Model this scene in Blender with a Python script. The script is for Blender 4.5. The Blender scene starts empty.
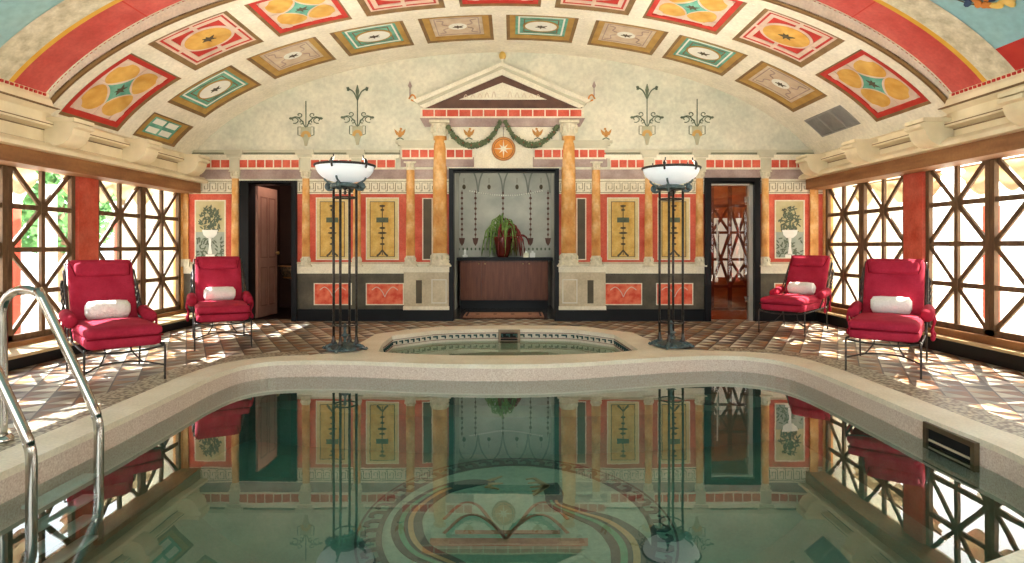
import bpy, math, random
from mathutils import Vector, Matrix
random.seed(7)
S = bpy.context.scene
COL = S.collection
PI = math.pi
# ------------------------------------------------------------------ camera, sky, sun, exposure
F = 606.0; CX = 512.0; CY = 246.0; CAMZ = 1.2
cd = bpy.data.cameras.new('camera'); cam = bpy.data.objects.new('camera', cd); COL.objects.link(cam)
cam.location = (0, 0, CAMZ); cam.rotation_euler = (PI/2, 0, 0)
cd.sensor_width = 36; cd.lens = 36*F/1024; cd.shift_y = -(281.5-CY)/1024; cd.clip_start = 0.05
S.camera = cam
w = bpy.data.worlds.new('sky'); S.world = w; w.use_nodes = True
nt = w.node_tree; nt.nodes.clear()
wo = nt.nodes.new('ShaderNodeOutputWorld'); wb = nt.nodes.new('ShaderNodeBackground')
tc = nt.nodes.new('ShaderNodeTexCoord'); sx = nt.nodes.new('ShaderNodeSeparateXYZ')
mr = nt.nodes.new('ShaderNodeMapRange'); mr.inputs[1].default_value = -1; mr.inputs[2].default_value = 1
rp = nt.nodes.new('ShaderNodeValToRGB')
rp.color_ramp.elements[0].color = (0.80, 0.92, 1.0, 1); rp.color_ramp.elements[1].color = (1.0, 0.94, 0.84, 1)
nt.links.new(tc.outputs['Generated'], sx.inputs[0]); nt.links.new(sx.outputs[0], mr.inputs[0])
nt.links.new(mr.outputs[0], rp.inputs[0]); nt.links.new(rp.outputs[0], wb.inputs[0]); nt.links.new(wb.outputs[0], wo.inputs[0])
wb.inputs[1].default_value = 3.6
def sun(name, dirv, strength, col, ang=0.4):
    l = bpy.data.lights.new(name, 'SUN'); l.energy = strength; l.color = col; l.angle = math.radians(ang)
    o = bpy.data.objects.new(name, l); COL.objects.link(o)
    o.rotation_euler = Vector(dirv).to_track_quat('-Z', 'Y').to_euler(); o.location = (0, 0, 8)
sun('sun', (-0.80, -0.18, -1.0), 17.0, (1.0, 0.93, 0.80))
sun('added_left_sun', (0.80, -0.12, -0.72), 17.0, (0.95, 0.97, 1.0))  # second sun, added to throw patches through the left windows
vs = S.view_settings; vs.view_transform = 'Standard'; vs.look = 'None'; vs.gamma = 1; vs.exposure = 0.74
vs.use_curve_mapping = False

# ------------------------------------------------------------------ room numbers
YB = 9.7                       # back wall
XL, XR = -5.30, 5.02           # window planes
VXC, VZC, VA, VB, VB2 = -0.14, 1.82, 5.28, 2.48, 2.64
YE = 6.58                      # front edge of the coffered vault
YN = -3.0                      # end of the room behind the camera
WZ0 = -0.155                   # water level

# ------------------------------------------------------------------ materials
MAT = {}
def srgb(h):
    h = h.lstrip('#'); r = [int(h[i:i+2], 16)/255 for i in (0, 2, 4)]
    return tuple((c/12.92 if c <= .04045 else ((c+.055)/1.055)**2.4) for c in r) + (1,)
def M(name, c1, c2=None, scale=6, rough=.7, metal=0, bump=0, stretch=(1, 1, 1), spec=.3, emit=0, detail=6, contrast=.25, c3=None, fine=0, age=0):
    if name in MAT: return MAT[name]
    m = bpy.data.materials.new(name); m.use_nodes = True; MAT[name] = m
    n = m.node_tree; b = n.nodes['Principled BSDF']
    b.inputs['Roughness'].default_value = rough; b.inputs['Metallic'].default_value = metal
    b.inputs['Specular IOR Level'].default_value = spec
    c1 = srgb(c1); c2 = srgb(c2) if c2 else c1
    t = n.nodes.new('ShaderNodeTexCoord'); mp = n.nodes.new('ShaderNodeMapping'); mp.inputs['Scale'].default_value = stretch
    n.links.new(t.outputs['Object'], mp.inputs[0])
    no = n.nodes.new('ShaderNodeTexNoise'); no.inputs['Scale'].default_value = scale; no.inputs['Detail'].default_value = detail
    n.links.new(mp.outputs[0], no.inputs['Vector'])
    r = n.nodes.new('ShaderNodeValToRGB')
    r.color_ramp.elements[0].position = .5-contrast; r.color_ramp.elements[1].position = .5+contrast
    r.color_ramp.elements[0].color = c1; r.color_ramp.elements[1].color = c2
    if c3:
        e = r.color_ramp.elements.new(.5); e.color = srgb(c3)
    n.links.new(no.outputs['Fac'], r.inputs[0])
    outc = r.outputs[0]
    if fine:
        n2 = n.nodes.new('ShaderNodeTexNoise'); n2.inputs['Scale'].default_value = fine; n2.inputs['Detail'].default_value = 2
        n.links.new(t.outputs['Object'], n2.inputs['Vector'])
        mm = n.nodes.new('ShaderNodeMapRange'); mm.inputs[1].default_value = .3; mm.inputs[2].default_value = .7
        mm.inputs[3].default_value = .90; mm.inputs[4].default_value = 1.06
        n.links.new(n2.outputs['Fac'], mm.inputs[0])
        vm = n.nodes.new('ShaderNodeVectorMath'); vm.operation = 'SCALE'
        n.links.new(outc, vm.inputs[0]); n.links.new(mm.outputs[0], vm.inputs['Scale']); outc = vm.outputs[0]
    if age:
        n3 = n.nodes.new('ShaderNodeTexNoise'); n3.inputs['Scale'].default_value = 1.7; n3.inputs['Detail'].default_value = 9; n3.inputs['Roughness'].default_value = .68
        n.links.new(t.outputs['Object'], n3.inputs['Vector'])
        m3 = n.nodes.new('ShaderNodeMapRange'); m3.inputs[1].default_value = .32; m3.inputs[2].default_value = .62
        m3.inputs[3].default_value = 1-age; m3.inputs[4].default_value = 1.03
        n.links.new(n3.outputs['Fac'], m3.inputs[0])
        v3 = n.nodes.new('ShaderNodeVectorMath'); v3.operation = 'SCALE'
        n.links.new(outc, v3.inputs[0]); n.links.new(m3.outputs[0], v3.inputs['Scale']); outc = v3.outputs[0]
    n.links.new(outc, b.inputs['Base Color'])
    if bump:
        bp = n.nodes.new('ShaderNodeBump'); bp.inputs['Strength'].default_value = bump; bp.inputs['Distance'].default_value = .02
        n.links.new(no.outputs['Fac'], bp.inputs['Height']); n.links.new(bp.outputs[0], b.inputs['Normal'])
    if emit:
        n.links.new(outc, b.inputs['Emission Color']); b.inputs['Emission Strength'].default_value = emit
    return m
red = M('fresco_red', '#c2452f', '#dc7058', 5, .7, fine=40, age=.22)
vred = M('vault_red', '#b8403a', '#d2665a', 3, .7, fine=30, age=.2)
cream = M('fresco_cream', '#ddd3b8', '#f0e8d2', 4, .75, fine=40, age=.15)
plaster = M('vault_plaster', '#dcd4bc', '#eee6d2', 3, .8, fine=25, age=.08)
lunette = M('lunette_plaster', '#c4c6b2', '#e2dac2', 1.6, .85, c3='#d4d0ba', fine=18, age=.16)
corn = M('cornice_stone', '#dccaa2', '#efe0bf', 3, .7, age=.12)
ochre = M('column_ochre', '#c07c34', '#ecc894', 6, .5, stretch=(1, 1, .6), fine=30, age=.2, c3='#d69c54', contrast=.2)
yellow = M('panel_yellow', '#cf9c40', '#e4c478', 7, .7, fine=40, age=.2)
mauve = M('fresco_mauve', '#8e746e', '#b8a49a', 4, .75, fine=40, age=.2)
olive = M('dado_olive', '#453f34', '#67604e', 4, .6, fine=30, age=.2)
stonep = M('pedestal_stone', '#bbaa8c', '#d8cbae', 3, .65, fine=30, age=.2)
redp = M('dado_red', '#d2482f', '#e87a58', 9, .6, contrast=.12)
greyd = M('fresco_dark', '#4c4438', '#5f5746', 5, .7)
brownp = M('fresco_brown', '#4a342c', '#6b4c3e', 5, .7)
black = M('black_stone', '#07080a', '#0f1114', 5, .45, spec=.2)
cap = M('capital_stone', '#bdb498', '#e4dabf', 20, .7, bump=.4)
inkg = M('painted_green', '#4f5a48', '#6d7560', 20, .8)
inkd = M('painted_dark', '#4a4232', '#5c5340', 20, .8)
orangep = M('painted_orange', '#c9742c', '#dd9a4a', 12, .8)
whitep = M('painted_white', '#dfe0d4', '#eceadf', 12, .8)
picbg = M('painted_landscape', '#b5a878', '#cfc59c', 5, .8)
picbg2 = M('painted_water', '#8d978a', '#aab09e', 5, .8)
teal = M('coffer_teal', '#4a8f7c', '#80bca4', 6, .75, age=.25)
pale = M('coffer_pale', '#b8a488', '#d8ccb0', 5, .75, c3='#c8b298')
pink = M('coffer_pink', '#cdb09a', '#e6d0be', 5, .75, age=.2)
gold = M('coffer_gold', '#9a7434', '#b8924e', 6, .6)
bmould = M('coffer_brown', '#6a5030', '#8a6c44', 8, .6)
cred = M('coffer_red', '#a82a22', '#c03a2e', 6, .7)
cochre = M('coffer_ochre', '#cc9238', '#e4ba66', 6, .75, age=.25)
iron = M('wrought_iron', '#35302d', '#55504c', 30, .45, metal=.7)
ironb = M('bronze_patina', '#3e4a4c', '#6d7d7e', 25, .4, metal=.6, bump=.4)
steel = M('polished_steel', '#a8a69e', '#c0beb6', 3, .16, metal=1)
wood = M('lattice_wood', '#4e3a28', '#7c5f42', 6, .55, stretch=(3, 3, .6), fine=40)
beamw = M('beam_wood', '#764a2a', '#a6764a', 3, .55, stretch=(4, .5, 4), fine=30)
ledgew = M('ledge_wood', '#b09468', '#cdb78c', 3, .5, stretch=(4, .5, 4))
velvet = M('crimson_cloth', '#96182e', '#b63048', 6, .85, spec=.15, fine=60)
velvet2 = M('crimson_piping', '#6c0a1a', '#841426', 6, .85, spec=.1)
towelm = M('white_terry', '#e4dfd6', '#f4f0e8', 60, .95, bump=.5)
granite = M('pink_granite', '#c0a492', '#e2d0c0', 90, .5, contrast=.2)
coping = M('coping_stone', '#dccdb2', '#efe4d0', 3, .5, fine=60)
darkwood = M('walnut_wood', '#5c3020', '#7f4a30', 4, .4, stretch=(6, 6, .6), fine=40)
nichew = M('alcove_plaster', '#aaaca4', '#c6c4b8', 2, .8, age=.2)
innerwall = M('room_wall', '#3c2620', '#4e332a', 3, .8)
doorw = M('door_panel_wood', '#a87868', '#b98c7a', 5, .5)
doore = M('door_edge_wood', '#8a5a3c', '#9c6c4a', 5, .5)
saunaw = M('cedar_wood', '#8a4a26', '#b06a3a', 4, .5, stretch=(1, 1, 5))
stonegrey = M('white_stone', '#c8c4b8', '#dedacb', 4, .7)
greym = M('grille_grey', '#84827c', '#9a968e', 10, .6)
leafm = M('plant_green', '#4a6a2c', '#8aa454', 20, .6)
leafr = M('plant_russet', '#5e1c20', '#8a3028', 20, .6)
potm = M('pot_glaze', '#4a1812', '#6a241a', 5, .25, spec=.6)
matm = M('mat_weave', '#9a6448', '#b9866a', 40, .95, bump=.5)
matd = M('mat_motif', '#3a241c', '#46302a', 10, .95)
curt = M('shade_fabric', '#c4b494', '#dccfb0', 10, .9)
treem = M('tree_leaves', '#2f5a34', '#6a9a5c', 10, .8)
trunkm = M('tree_bark', '#6a5644', '#86705a', 10, .9)
pave = M('paving', '#c8c0b0', '#dcd4c4', 3, .8)
housew = M('sunny_render', '#eadfc4', '#f2ead4', 2, .8)
loggiaw = M('loggia_white', '#dcdcd4', '#ecece4', 3, .8)
loggiar = M('loggia_red', '#b84234', '#c85444', 3, .8)
poolf = M('pool_mosaic', '#3e6e64', '#64907e', 1.2, .6, fine=55, c3='#4c7c70')
poolw = M('pool_wall_mosaic', '#3c5a4e', '#5c7a68', 8, .6, fine=60)
mosd = M('mosaic_dark', '#22423f', '#325450', 20, .6, fine=60)
mosg = M('mosaic_green', '#2c8468', '#44987a', 20, .6, fine=60)
moso = M('mosaic_ochre', '#94825c', '#a8946c', 20, .6, fine=60)
mosr = M('mosaic_red', '#86604e', '#9a7460', 20, .6, fine=60)
mosl = M('mosaic_light', '#6e9486', '#86a694', 20, .6, fine=60)
spaw = M('spa_mosaic', '#d2c8b2', '#e6decb', 60, .6)
opal = M('opal_glass', '#dfe4e6', '#eaeef0', 3, .35, emit=.22)
skyp = M('painted_sky', '#86b4bc', '#a6c4bc', 1.2, .8, c3='#92bcc0', fine=14)
stoneband = M('painted_stone', '#b0a68a', '#e6dec8', 9, .8, c3='#d0c6aa', fine=40)
goldline = M('painted_gold', '#cf9a30', '#dcae48', 6, .7)
phonem = M('white_plastic', '#e4e4e0', '#eeeeea', 3, .4)

def glass(name, tint, ior, rough=0.0, wave=0, boost=1.0):
    m = bpy.data.materials.new(name); m.use_nodes = True; n = m.node_tree; n.nodes.clear()
    o = n.nodes.new('ShaderNodeOutputMaterial'); mx = n.nodes.new('ShaderNodeMixShader')
    r0 = ((ior-1)/(ior+1))**2; ge = n.nodes.new('ShaderNodeNewGeometry'); dt = n.nodes.new('ShaderNodeVectorMath'); dt.operation = 'DOT_PRODUCT'
    n.links.new(ge.outputs['Incoming'], dt.inputs[0]); n.links.new(ge.outputs['Normal'], dt.inputs[1])
    def mn(op, a, b=None):
        k = n.nodes.new('ShaderNodeMath'); k.operation = op
        for i, v in enumerate((a, b)):
            if v is None: continue
            if isinstance(v, (int, float)): k.inputs[i].default_value = v
            else: n.links.new(v, k.inputs[i])
        return k.outputs[0]
    fres = mn('ADD', mn('MULTIPLY', mn('POWER', mn('SUBTRACT', 1.0, mn('ABSOLUTE', dt.outputs['Value'])), 5.0), 1-r0), r0)
    tr = n.nodes.new('ShaderNodeBsdfTransparent'); tr.inputs[0].default_value = tint
    gl = n.nodes.new('ShaderNodeBsdfGlossy'); gl.inputs['Roughness'].default_value = rough
    mu = n.nodes.new('ShaderNodeMath'); mu.operation = 'MULTIPLY'; mu.inputs[1].default_value = boost; mu.use_clamp = True
    n.links.new(fres, mu.inputs[0]); n.links.new(mu.outputs[0], mx.inputs[0])
    n.links.new(tr.outputs[0], mx.inputs[1]); n.links.new(gl.outputs[0], mx.inputs[2]); n.links.new(mx.outputs[0], o.inputs[0])
    if wave:
        t = n.nodes.new('ShaderNodeTexCoord'); no = n.nodes.new('ShaderNodeTexNoise'); no.inputs['Scale'].default_value = 1.6; no.inputs['Detail'].default_value = 2
        n.links.new(t.outputs['Object'], no.inputs['Vector'])
        bp = n.nodes.new('ShaderNodeBump'); bp.inputs['Strength'].default_value = wave; bp.inputs['Distance'].default_value = .02
        n.links.new(no.outputs['Fac'], bp.inputs['Height']); n.links.new(bp.outputs[0], gl.inputs['Normal'])
    return m
water = glass('pool_water', (.70, .86, .83, 1), 1.37, 0.0, wave=.04, boost=1.85)
spawater = glass('spa_water', (.62, .74, .62, 1), 1.33, 0.0, wave=.3)
pane = glass('window_glass', (.97, .98, .98, 1), 1.45)
pane_door = glass('door_glass', (.80, .78, .74, 1), 1.5)

def math_node(n, op, a, b=None):
    k = n.nodes.new('ShaderNodeMath'); k.operation = op
    for i, v in enumerate((a, b)):
        if v is None: continue
        if isinstance(v, (int, float)): k.inputs[i].default_value = v
        else: n.links.new(v, k.inputs[i])
    return k.outputs[0]
def floor_material():
    m = bpy.data.materials.new('marble_tiles'); m.use_nodes = True; n = m.node_tree; b = n.nodes['Principled BSDF']
    b.inputs['Roughness'].default_value = .42; b.inputs['Specular IOR Level'].default_value = .35
    t = n.nodes.new('ShaderNodeTexCoord'); sp = n.nodes.new('ShaderNodeSeparateXYZ'); n.links.new(t.outputs['Object'], sp.inputs[0])
    x = math_node(n, 'DIVIDE', sp.outputs[0], .215); y = math_node(n, 'DIVIDE', sp.outputs[1], .40)
    u = math_node(n, 'ADD', x, y); v = math_node(n, 'SUBTRACT', x, y)
    fu = math_node(n, 'FRACT', u); fv = math_node(n, 'FRACT', v)
    iu = math_node(n, 'FLOOR', u); iv = math_node(n, 'FLOOR', v)
    cb = n.nodes.new('ShaderNodeCombineXYZ'); n.links.new(iu, cb.inputs[0]); n.links.new(iv, cb.inputs[1])
    # each lozenge is split into an upper and a lower triangle
    half = math_node(n, 'GREATER_THAN', math_node(n, 'ADD', fu, math_node(n, 'SUBTRACT', 1, fv)), 1.0)
    n.links.new(half, cb.inputs[2])
    wn = n.nodes.new('ShaderNodeTexWhiteNoise'); n.links.new(cb.outputs[0], wn.inputs['Vector'])
    r1 = n.nodes.new('ShaderNodeValToRGB'); r2 = n.nodes.new('ShaderNodeValToRGB')
    for r, cs in ((r1, ['#7c5230', '#965f34', '#4c3c32', '#a87a4c']), (r2, ['#dcd4bc', '#b8ae94', '#e8e2d0', '#968f82'])):
        r.color_ramp.interpolation = 'CONSTANT'
        r.color_ramp.elements[0].color = srgb(cs[0]); r.color_ramp.elements[1].position = .75; r.color_ramp.elements[1].color = srgb(cs[3])
        e = r.color_ramp.elements.new(.3); e.color = srgb(cs[1]); e = r.color_ramp.elements.new(.55); e.color = srgb(cs[2])
        n.links.new(wn.outputs['Value'], r.inputs[0])
    mx = n.nodes.new('ShaderNodeMix'); mx.data_type = 'RGBA'; n.links.new(half, mx.inputs[0])
    n.links.new(r1.outputs[0], mx.inputs[6]); n.links.new(r2.outputs[0], mx.inputs[7])
    # grout between the lozenges
    ed = math_node(n, 'MINIMUM', math_node(n, 'MINIMUM', fu, math_node(n, 'SUBTRACT', 1, fu)), math_node(n, 'MINIMUM', fv, math_node(n, 'SUBTRACT', 1, fv)))
    gr = math_node(n, 'LESS_THAN', ed, .035)
    m3 = n.nodes.new('ShaderNodeMix'); m3.data_type = 'RGBA'; n.links.new(gr, m3.inputs[0]); n.links.new(mx.outputs[2], m3.inputs[6])
    m3.inputs[7].default_value = srgb('#54443a')
    no = n.nodes.new('ShaderNodeTexNoise'); no.inputs['Scale'].default_value = 7; no.inputs['Detail'].default_value = 8
    n.links.new(t.outputs['Object'], no.inputs['Vector'])
    mm = n.nodes.new('ShaderNodeMapRange'); mm.inputs[1].default_value = .3; mm.inputs[2].default_value = .7; mm.inputs[3].default_value = .5; mm.inputs[4].default_value = .98
    n.links.new(no.outputs['Fac'], mm.inputs[0])
    vm = n.nodes.new('ShaderNodeVectorMath'); vm.operation = 'SCALE'; n.links.new(m3.outputs[2], vm.inputs[0]); n.links.new(mm.outputs[0], vm.inputs['Scale'])
    n.links.new(vm.outputs[0], b.inputs['Base Color'])
    return m
def border_material():
    m = bpy.data.materials.new('border_tiles'); m.use_nodes = True; n = m.node_tree; b = n.nodes['Principled BSDF']
    b.inputs['Roughness'].default_value = .45
    t = n.nodes.new('ShaderNodeTexCoord'); v = n.nodes.new('ShaderNodeTexVoronoi'); v.inputs['Scale'].default_value = 34
    n.links.new(t.outputs['Object'], v.inputs['Vector'])
    r = n.nodes.new('ShaderNodeValToRGB'); r.color_ramp.elements[0].color = srgb('#c0b498'); r.color_ramp.elements[0].position = .3
    r.color_ramp.elements[1].color = srgb('#6c5a48'); r.color_ramp.elements[1].position = .7
    n.links.new(v.outputs['Distance'], r.inputs[0]); n.links.new(r.outputs[0], b.inputs['Base Color'])
    return m
floorm = floor_material(); borderm = border_material()

# ------------------------------------------------------------------ mesh builder
class MB:
    def __init__(s): s.v = []; s.f = []; s.sm = []
    def add(s, vs, fs, smooth=False):
        o = len(s.v); s.v += [tuple(v) for v in vs]; s.f += [tuple(i+o for i in f) for f in fs]; s.sm += [smooth]*len(fs); return s
    def box(s, x0, x1, y0, y1, z0, z1):
        vs = [(x, y, z) for x in (x0, x1) for y in (y0, y1) for z in (z0, z1)]
        return s.add(vs, [(0, 1, 3, 2), (4, 6, 7, 5), (0, 4, 5, 1), (2, 3, 7, 6), (0, 2, 6, 4), (1, 5, 7, 3)])
    def bar(s, p, q, wdt, dep, nrm):
        p = Vector(p); q = Vector(q); n = Vector(nrm).normalized(); d = (q-p).normalized(); t = d.cross(n)
        vs = [a+t*(wdt/2*i)+n*(dep/2*j) for a in (p, q) for i in (-1, 1) for j in (-1, 1)]
        return s.add(vs, [(0, 1, 3, 2), (4, 6, 7, 5), (0, 4, 5, 1), (2, 3, 7, 6), (0, 2, 6, 4), (1, 5, 7, 3)])
    def rbox(s, c, h, r, n=5, puff=0, mat=None):
        c = Vector(c); h = Vector(h); vs = []; fs = []
        for ax in range(3):
            for sg in (-1, 1):
                base = len(vs)
                for i in range(n+1):
                    for j in range(n+1):
                        a = -1+2*i/n; b = -1+2*j/n
                        a = math.copysign(abs(a)**.7, a); b = math.copysign(abs(b)**.7, b)
                        p = [0, 0, 0]; p[ax] = sg; p[(ax+1) % 3] = a; p[(ax+2) % 3] = b
                        q = Vector([p[k]*h[k] for k in range(3)])
                        inn = Vector([max(-(h[k]-r), min(h[k]-r, q[k])) for k in range(3)])
                        d = q-inn
                        if d.length > 1e-9: q = inn+d.normalized()*r
                        if puff and ax == 2: q[2] += sg*puff*(1-a*a)*(1-b*b)
                        q = q+c
                        vs.append(mat @ q if mat else q)
                for i in range(n):
                    for j in range(n):
                        k = base+i*(n+1)+j; fs.append((k, k+1, k+n+2, k+n+1) if sg < 0 else (k, k+n+1, k+n+2, k+1))
        return s.add(vs, fs, True)
    def tube(s, pts, r, n=8, closed=False, smooth=True):
        pts = [Vector(p) for p in pts]; rs = r if isinstance(r, (list, tuple)) else [r]*len(pts)
        L = len(pts); up = None; vs = []; fs = []
        for i, p in enumerate(pts):
            if closed: d = pts[(i+1) % L]-pts[i-1]
            else: d = pts[min(i+1, L-1)]-pts[max(i-1, 0)]
            d.normalize()
            if up is None:
                up = Vector((0, 0, 1)) if abs(d.z) < .9 else Vector((1, 0, 0))
            a = (up-d*up.dot(d))
            if a.length < 1e-6: a = d.orthogonal()
            a.normalize(); up = a; b = d.cross(a)
            for k in range(n):
                t = 2*PI*k/n; vs.append(p+(a*math.cos(t)+b*math.sin(t))*rs[i])
        for i in range(L if closed else L-1):
            for k in range(n):
                j = (i+1) % L; fs.append((i*n+k, i*n+(k+1) % n, j*n+(k+1) % n, j*n+k))
        if not closed: fs += [tuple(range(n-1, -1, -1)), tuple((L-1)*n+k for k in range(n))]
        return s.add(vs, fs, smooth)
    def lathe(s, prof, c, n=24, smooth=True, half=False, sy=1.0):
        cx, cy, cz = c; vs = []; fs = []
        m = n+1 if half else n
        for (r, z) in prof:
            for k in range(m):
                t = (PI+PI*k/n) if half else 2*PI*k/n
                vs.append((cx+r*math.cos(t), cy+r*math.sin(t)*sy, cz+z))
        for i in range(len(prof)-1):
            for k in range(n):
                a = i*m+k; b = i*m+(k+1) % m; fs.append((a, b, b+m, a+m))
        return s.add(vs, fs, smooth)
    def ball(s, c, r, n=10, sc=(1, 1, 1)):
        vs = []; fs = []
        for i in range(n+1):
            for k in range(n*2):
                ph = PI*i/n; t = PI*k/n
                vs.append((c[0]+r*sc[0]*math.sin(ph)*math.cos(t), c[1]+r*sc[1]*math.sin(ph)*math.sin(t), c[2]-r*sc[2]*math.cos(ph)))
        for i in range(n):
            for k in range(2*n): a = i*2*n+k; b = i*2*n+(k+1) % (2*n); fs.append((a, b, b+2*n, a+2*n))
        return s.add(vs, fs, True)
    # ---- flat shapes with a small thickness on a mapped surface: fm(u, v, h) -> point
    def star(s, pts, c, fm, h, h0=0, rings=1):
        n = len(pts); vs = [fm(c[0], c[1], h)]; fs = []
        for k in range(1, rings+1):
            for p in pts:
                t = k/rings; vs.append(fm(c[0]+(p[0]-c[0])*t, c[1]+(p[1]-c[1])*t, h))
        for p in pts: vs.append(fm(p[0], p[1], h0))
        for i in range(n): fs.append((0, 1+i, 1+(i+1) % n))
        for k in range(rings):
            for i in range(n): a = 1+k*n+i; b = 1+k*n+(i+1) % n; fs.append((a, a+n, b+n, b))
        return s.add(vs, fs)
    def ring(s, outer, inner, fm, h, h0=0, hi=None):
        n = len(outer); hi = h if hi is None else hi
        vs = [fm(p[0], p[1], h0) for p in outer]+[fm(p[0], p[1], h) for p in outer]+[fm(p[0], p[1], hi) for p in inner]+[fm(p[0], p[1], h0) for p in inner]
        fs = []
        for r in range(3):
            for i in range(n): a = r*n+i; b = r*n+(i+1) % n; fs.append((a, b, b+n, a+n))
        return s.add(vs, fs)
    def ribbon(s, pts, wd, fm, h, h0=0):
        L = len(pts); wd = wd if isinstance(wd, (list, tuple)) else [wd]*L
        A = []; B = []
        for i, p in enumerate(pts):
            q = pts[min(i+1, L-1)]; o = pts[max(i-1, 0)]; dx, dy = q[0]-o[0], q[1]-o[1]; l = math.hypot(dx, dy) or 1
            nx, ny = -dy/l*wd[i]/2, dx/l*wd[i]/2
            A.append((p[0]+nx, p[1]+ny)); B.append((p[0]-nx, p[1]-ny))
        vs = [fm(*p, h0) for p in A]+[fm(*p, h) for p in A]+[fm(*p, h) for p in B]+[fm(*p, h0) for p in B]
        fs = []
        for r in range(3):
            for i in range(L-1): a = r*L+i; fs.append((a, a+1, a+1+L, a+L))
        fs += [(0, L, 2*L, 3*L), (L-1, 2*L-1, 3*L-1, 4*L-1)]
        return s.add(vs, fs)
    def build(s, name, mat, parent=None, fix=True):
        me = bpy.data.meshes.new(name); me.from_pydata(s.v, [], s.f); me.materials.append(mat)
        me.polygons.foreach_set('use_smooth', s.sm)
        if fix:
            import bmesh
            bm = bmesh.new(); bm.from_mesh(me); bmesh.ops.remove_doubles(bm, verts=bm.verts, dist=1e-5)
            bmesh.ops.recalc_face_normals(bm, faces=bm.faces); bm.to_mesh(me); bm.free()
        me.update(); o = bpy.data.objects.new(name, me); COL.objects.link(o)
        if parent: o.parent = parent
        return o
def tag(o, label=None, cat=None, group=None, kind=None):
    for k, v in (('label', label), ('category', cat), ('group', group), ('kind', kind)):
        if v: o[k] = v
    return o
def empty(name, loc, label=None, cat=None, group=None, rz=0):
    o = bpy.data.objects.new(name, None); COL.objects.link(o); o.location = loc; o.rotation_euler = (0, 0, rz); o.empty_display_size = .1
    return tag(o, label, cat, group)
def part(name, mb, mat, root, label=None):
    """mesh made in world coordinates, parented to a thing whose Empty stands elsewhere"""
    o = mb.build(name, mat)
    L = root.location if root.type == 'EMPTY' else Vector((0, 0, 0))
    if root.type == 'EMPTY':
        o.data.transform(Matrix.Translation(-L) if root.rotation_euler.z == 0 else (Matrix.Translation(L) @ Matrix.Rotation(root.rotation_euler.z, 4, 'Z')).inverted())
    o.parent = root
    if label: o['label'] = label
    return o
def lpart(name, mb, mat, root, label=None):
    o = mb.build(name, mat); o.parent = root
    if label: o['label'] = label
    return o
def copy_tree(o, parent=None):
    c = o.copy(); COL.objects.link(c)
    if parent: c.parent = parent
    for ch in list(o.children): copy_tree(ch, c)
    return c
def struct(name, mb, mat, label=None):
    o = mb.build(name, mat); o['kind'] = 'structure'
    return o
def rectpts(x0, x1, y0, y1, n=1):
    P = []
    for i in range(n): P.append((x0+(x1-x0)*i/n, y0))
    for i in range(n): P.append((x1, y0+(y1-y0)*i/n))
    for i in range(n): P.append((x1-(x1-x0)*i/n, y1))
    for i in range(n): P.append((x0, y1-(y1-y0)*i/n))
    return P
def ellpts(cx, cy, rx, ry, n=32, p=2.0, rot=0):
    P = []
    for i in range(n):
        t = 2*PI*i/n; c, s_ = math.cos(t), math.sin(t)
        x = rx*math.copysign(abs(c)**(2/p), c); y = ry*math.copysign(abs(s_)**(2/p), s_)
        P.append((cx+x*math.cos(rot)-y*math.sin(rot), cy+x*math.sin(rot)+y*math.cos(rot)))
    return P
def catmull(P, n=6, closed=False):
    out = []; L = len(P)
    for i in range(L if closed else L-1):
        if closed: p0, p1, p2, p3 = P[i-1], P[i], P[(i+1) % L], P[(i+2) % L]
        else: p0, p1, p2, p3 = P[max(i-1, 0)], P[i], P[i+1], P[min(i+2, L-1)]
        for k in range(n):
            t = k/n
            out.append(tuple(.5*((2*p1[j])+(-p0[j]+p2[j])*t+(2*p0[j]-5*p1[j]+4*p2[j]-p3[j])*t*t+(-p0[j]+3*p1[j]-3*p2[j]+p3[j])*t**3) for j in range(len(p1))))
    if not closed: out.append(tuple(P[-1]))
    return out
def fill_mesh(loops, z, zdown=None):
    """planar face with holes at height z; with zdown the rims get a skirt"""
    import bmesh
    bm = bmesh.new()
    for lp in loops:
        vs = [bm.verts.new((p[0], p[1], z)) for p in lp]
        for i in range(len(vs)): bm.edges.new((vs[i], vs[(i+1) % len(vs)]))
    bmesh.ops.triangle_fill(bm, edges=bm.edges[:], use_beauty=True, use_dissolve=False)
    mb = MB(); bm.verts.index_update()
    mb.add([v.co[:] for v in bm.verts], [[v.index for v in f.verts] for f in bm.faces]); bm.free()
    if zdown is not None:
        for lp in loops:
            n = len(lp); mb.add([(p[0], p[1], z) for p in lp]+[(p[0], p[1], zdown) for p in lp], [(i, (i+1) % n, (i+1) % n+n, i+n) for i in range(n)])
    return mb

# ================================================================== FLOOR, POOL, SPA
PO = catmull([(-2.68, 3.2), (-2.69, 4.2), (-2.72, 5.0), (-2.74, 5.5), (-2.69, 5.95), (-2.5, 6.2), (-2.15, 6.28), (-1.64, 6.26), (-.9, 6.13), (-.1, 6.07), (.5, 6.13),
              (1.1, 6.30), (1.7, 6.48), (2.2, 6.56), (2.55, 6.48), (2.78, 6.22), (2.87, 5.8), (2.88, 5.05), (2.87, 4.1), (2.88, 3.5), (2.74, 3.02), (2.42, 2.62), (2.01, 2.38), (1.4, 2.14),
              (.6, 2.02), (-.3, 2.0), (-1.2, 1.98), (-2.0, 2.05), (-2.5, 2.3), (-2.66, 2.7)], 4, True)
SPI = catmull([(-1.5, 6.80), (-1.58, 7.4)], 1)+[(-1.58, 8.0), (-1.12, 8.47)]+catmull([(-.9, 8.57), (-.2, 8.68), (.69, 8.64), (.95, 8.54)], 3)+[(1.37, 8.1), (1.45, 6.95)]+catmull([(1.2, 6.79), (.7, 6.66), (0, 6.58), (-.7, 6.60), (-1.2, 6.70)], 3)
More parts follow.
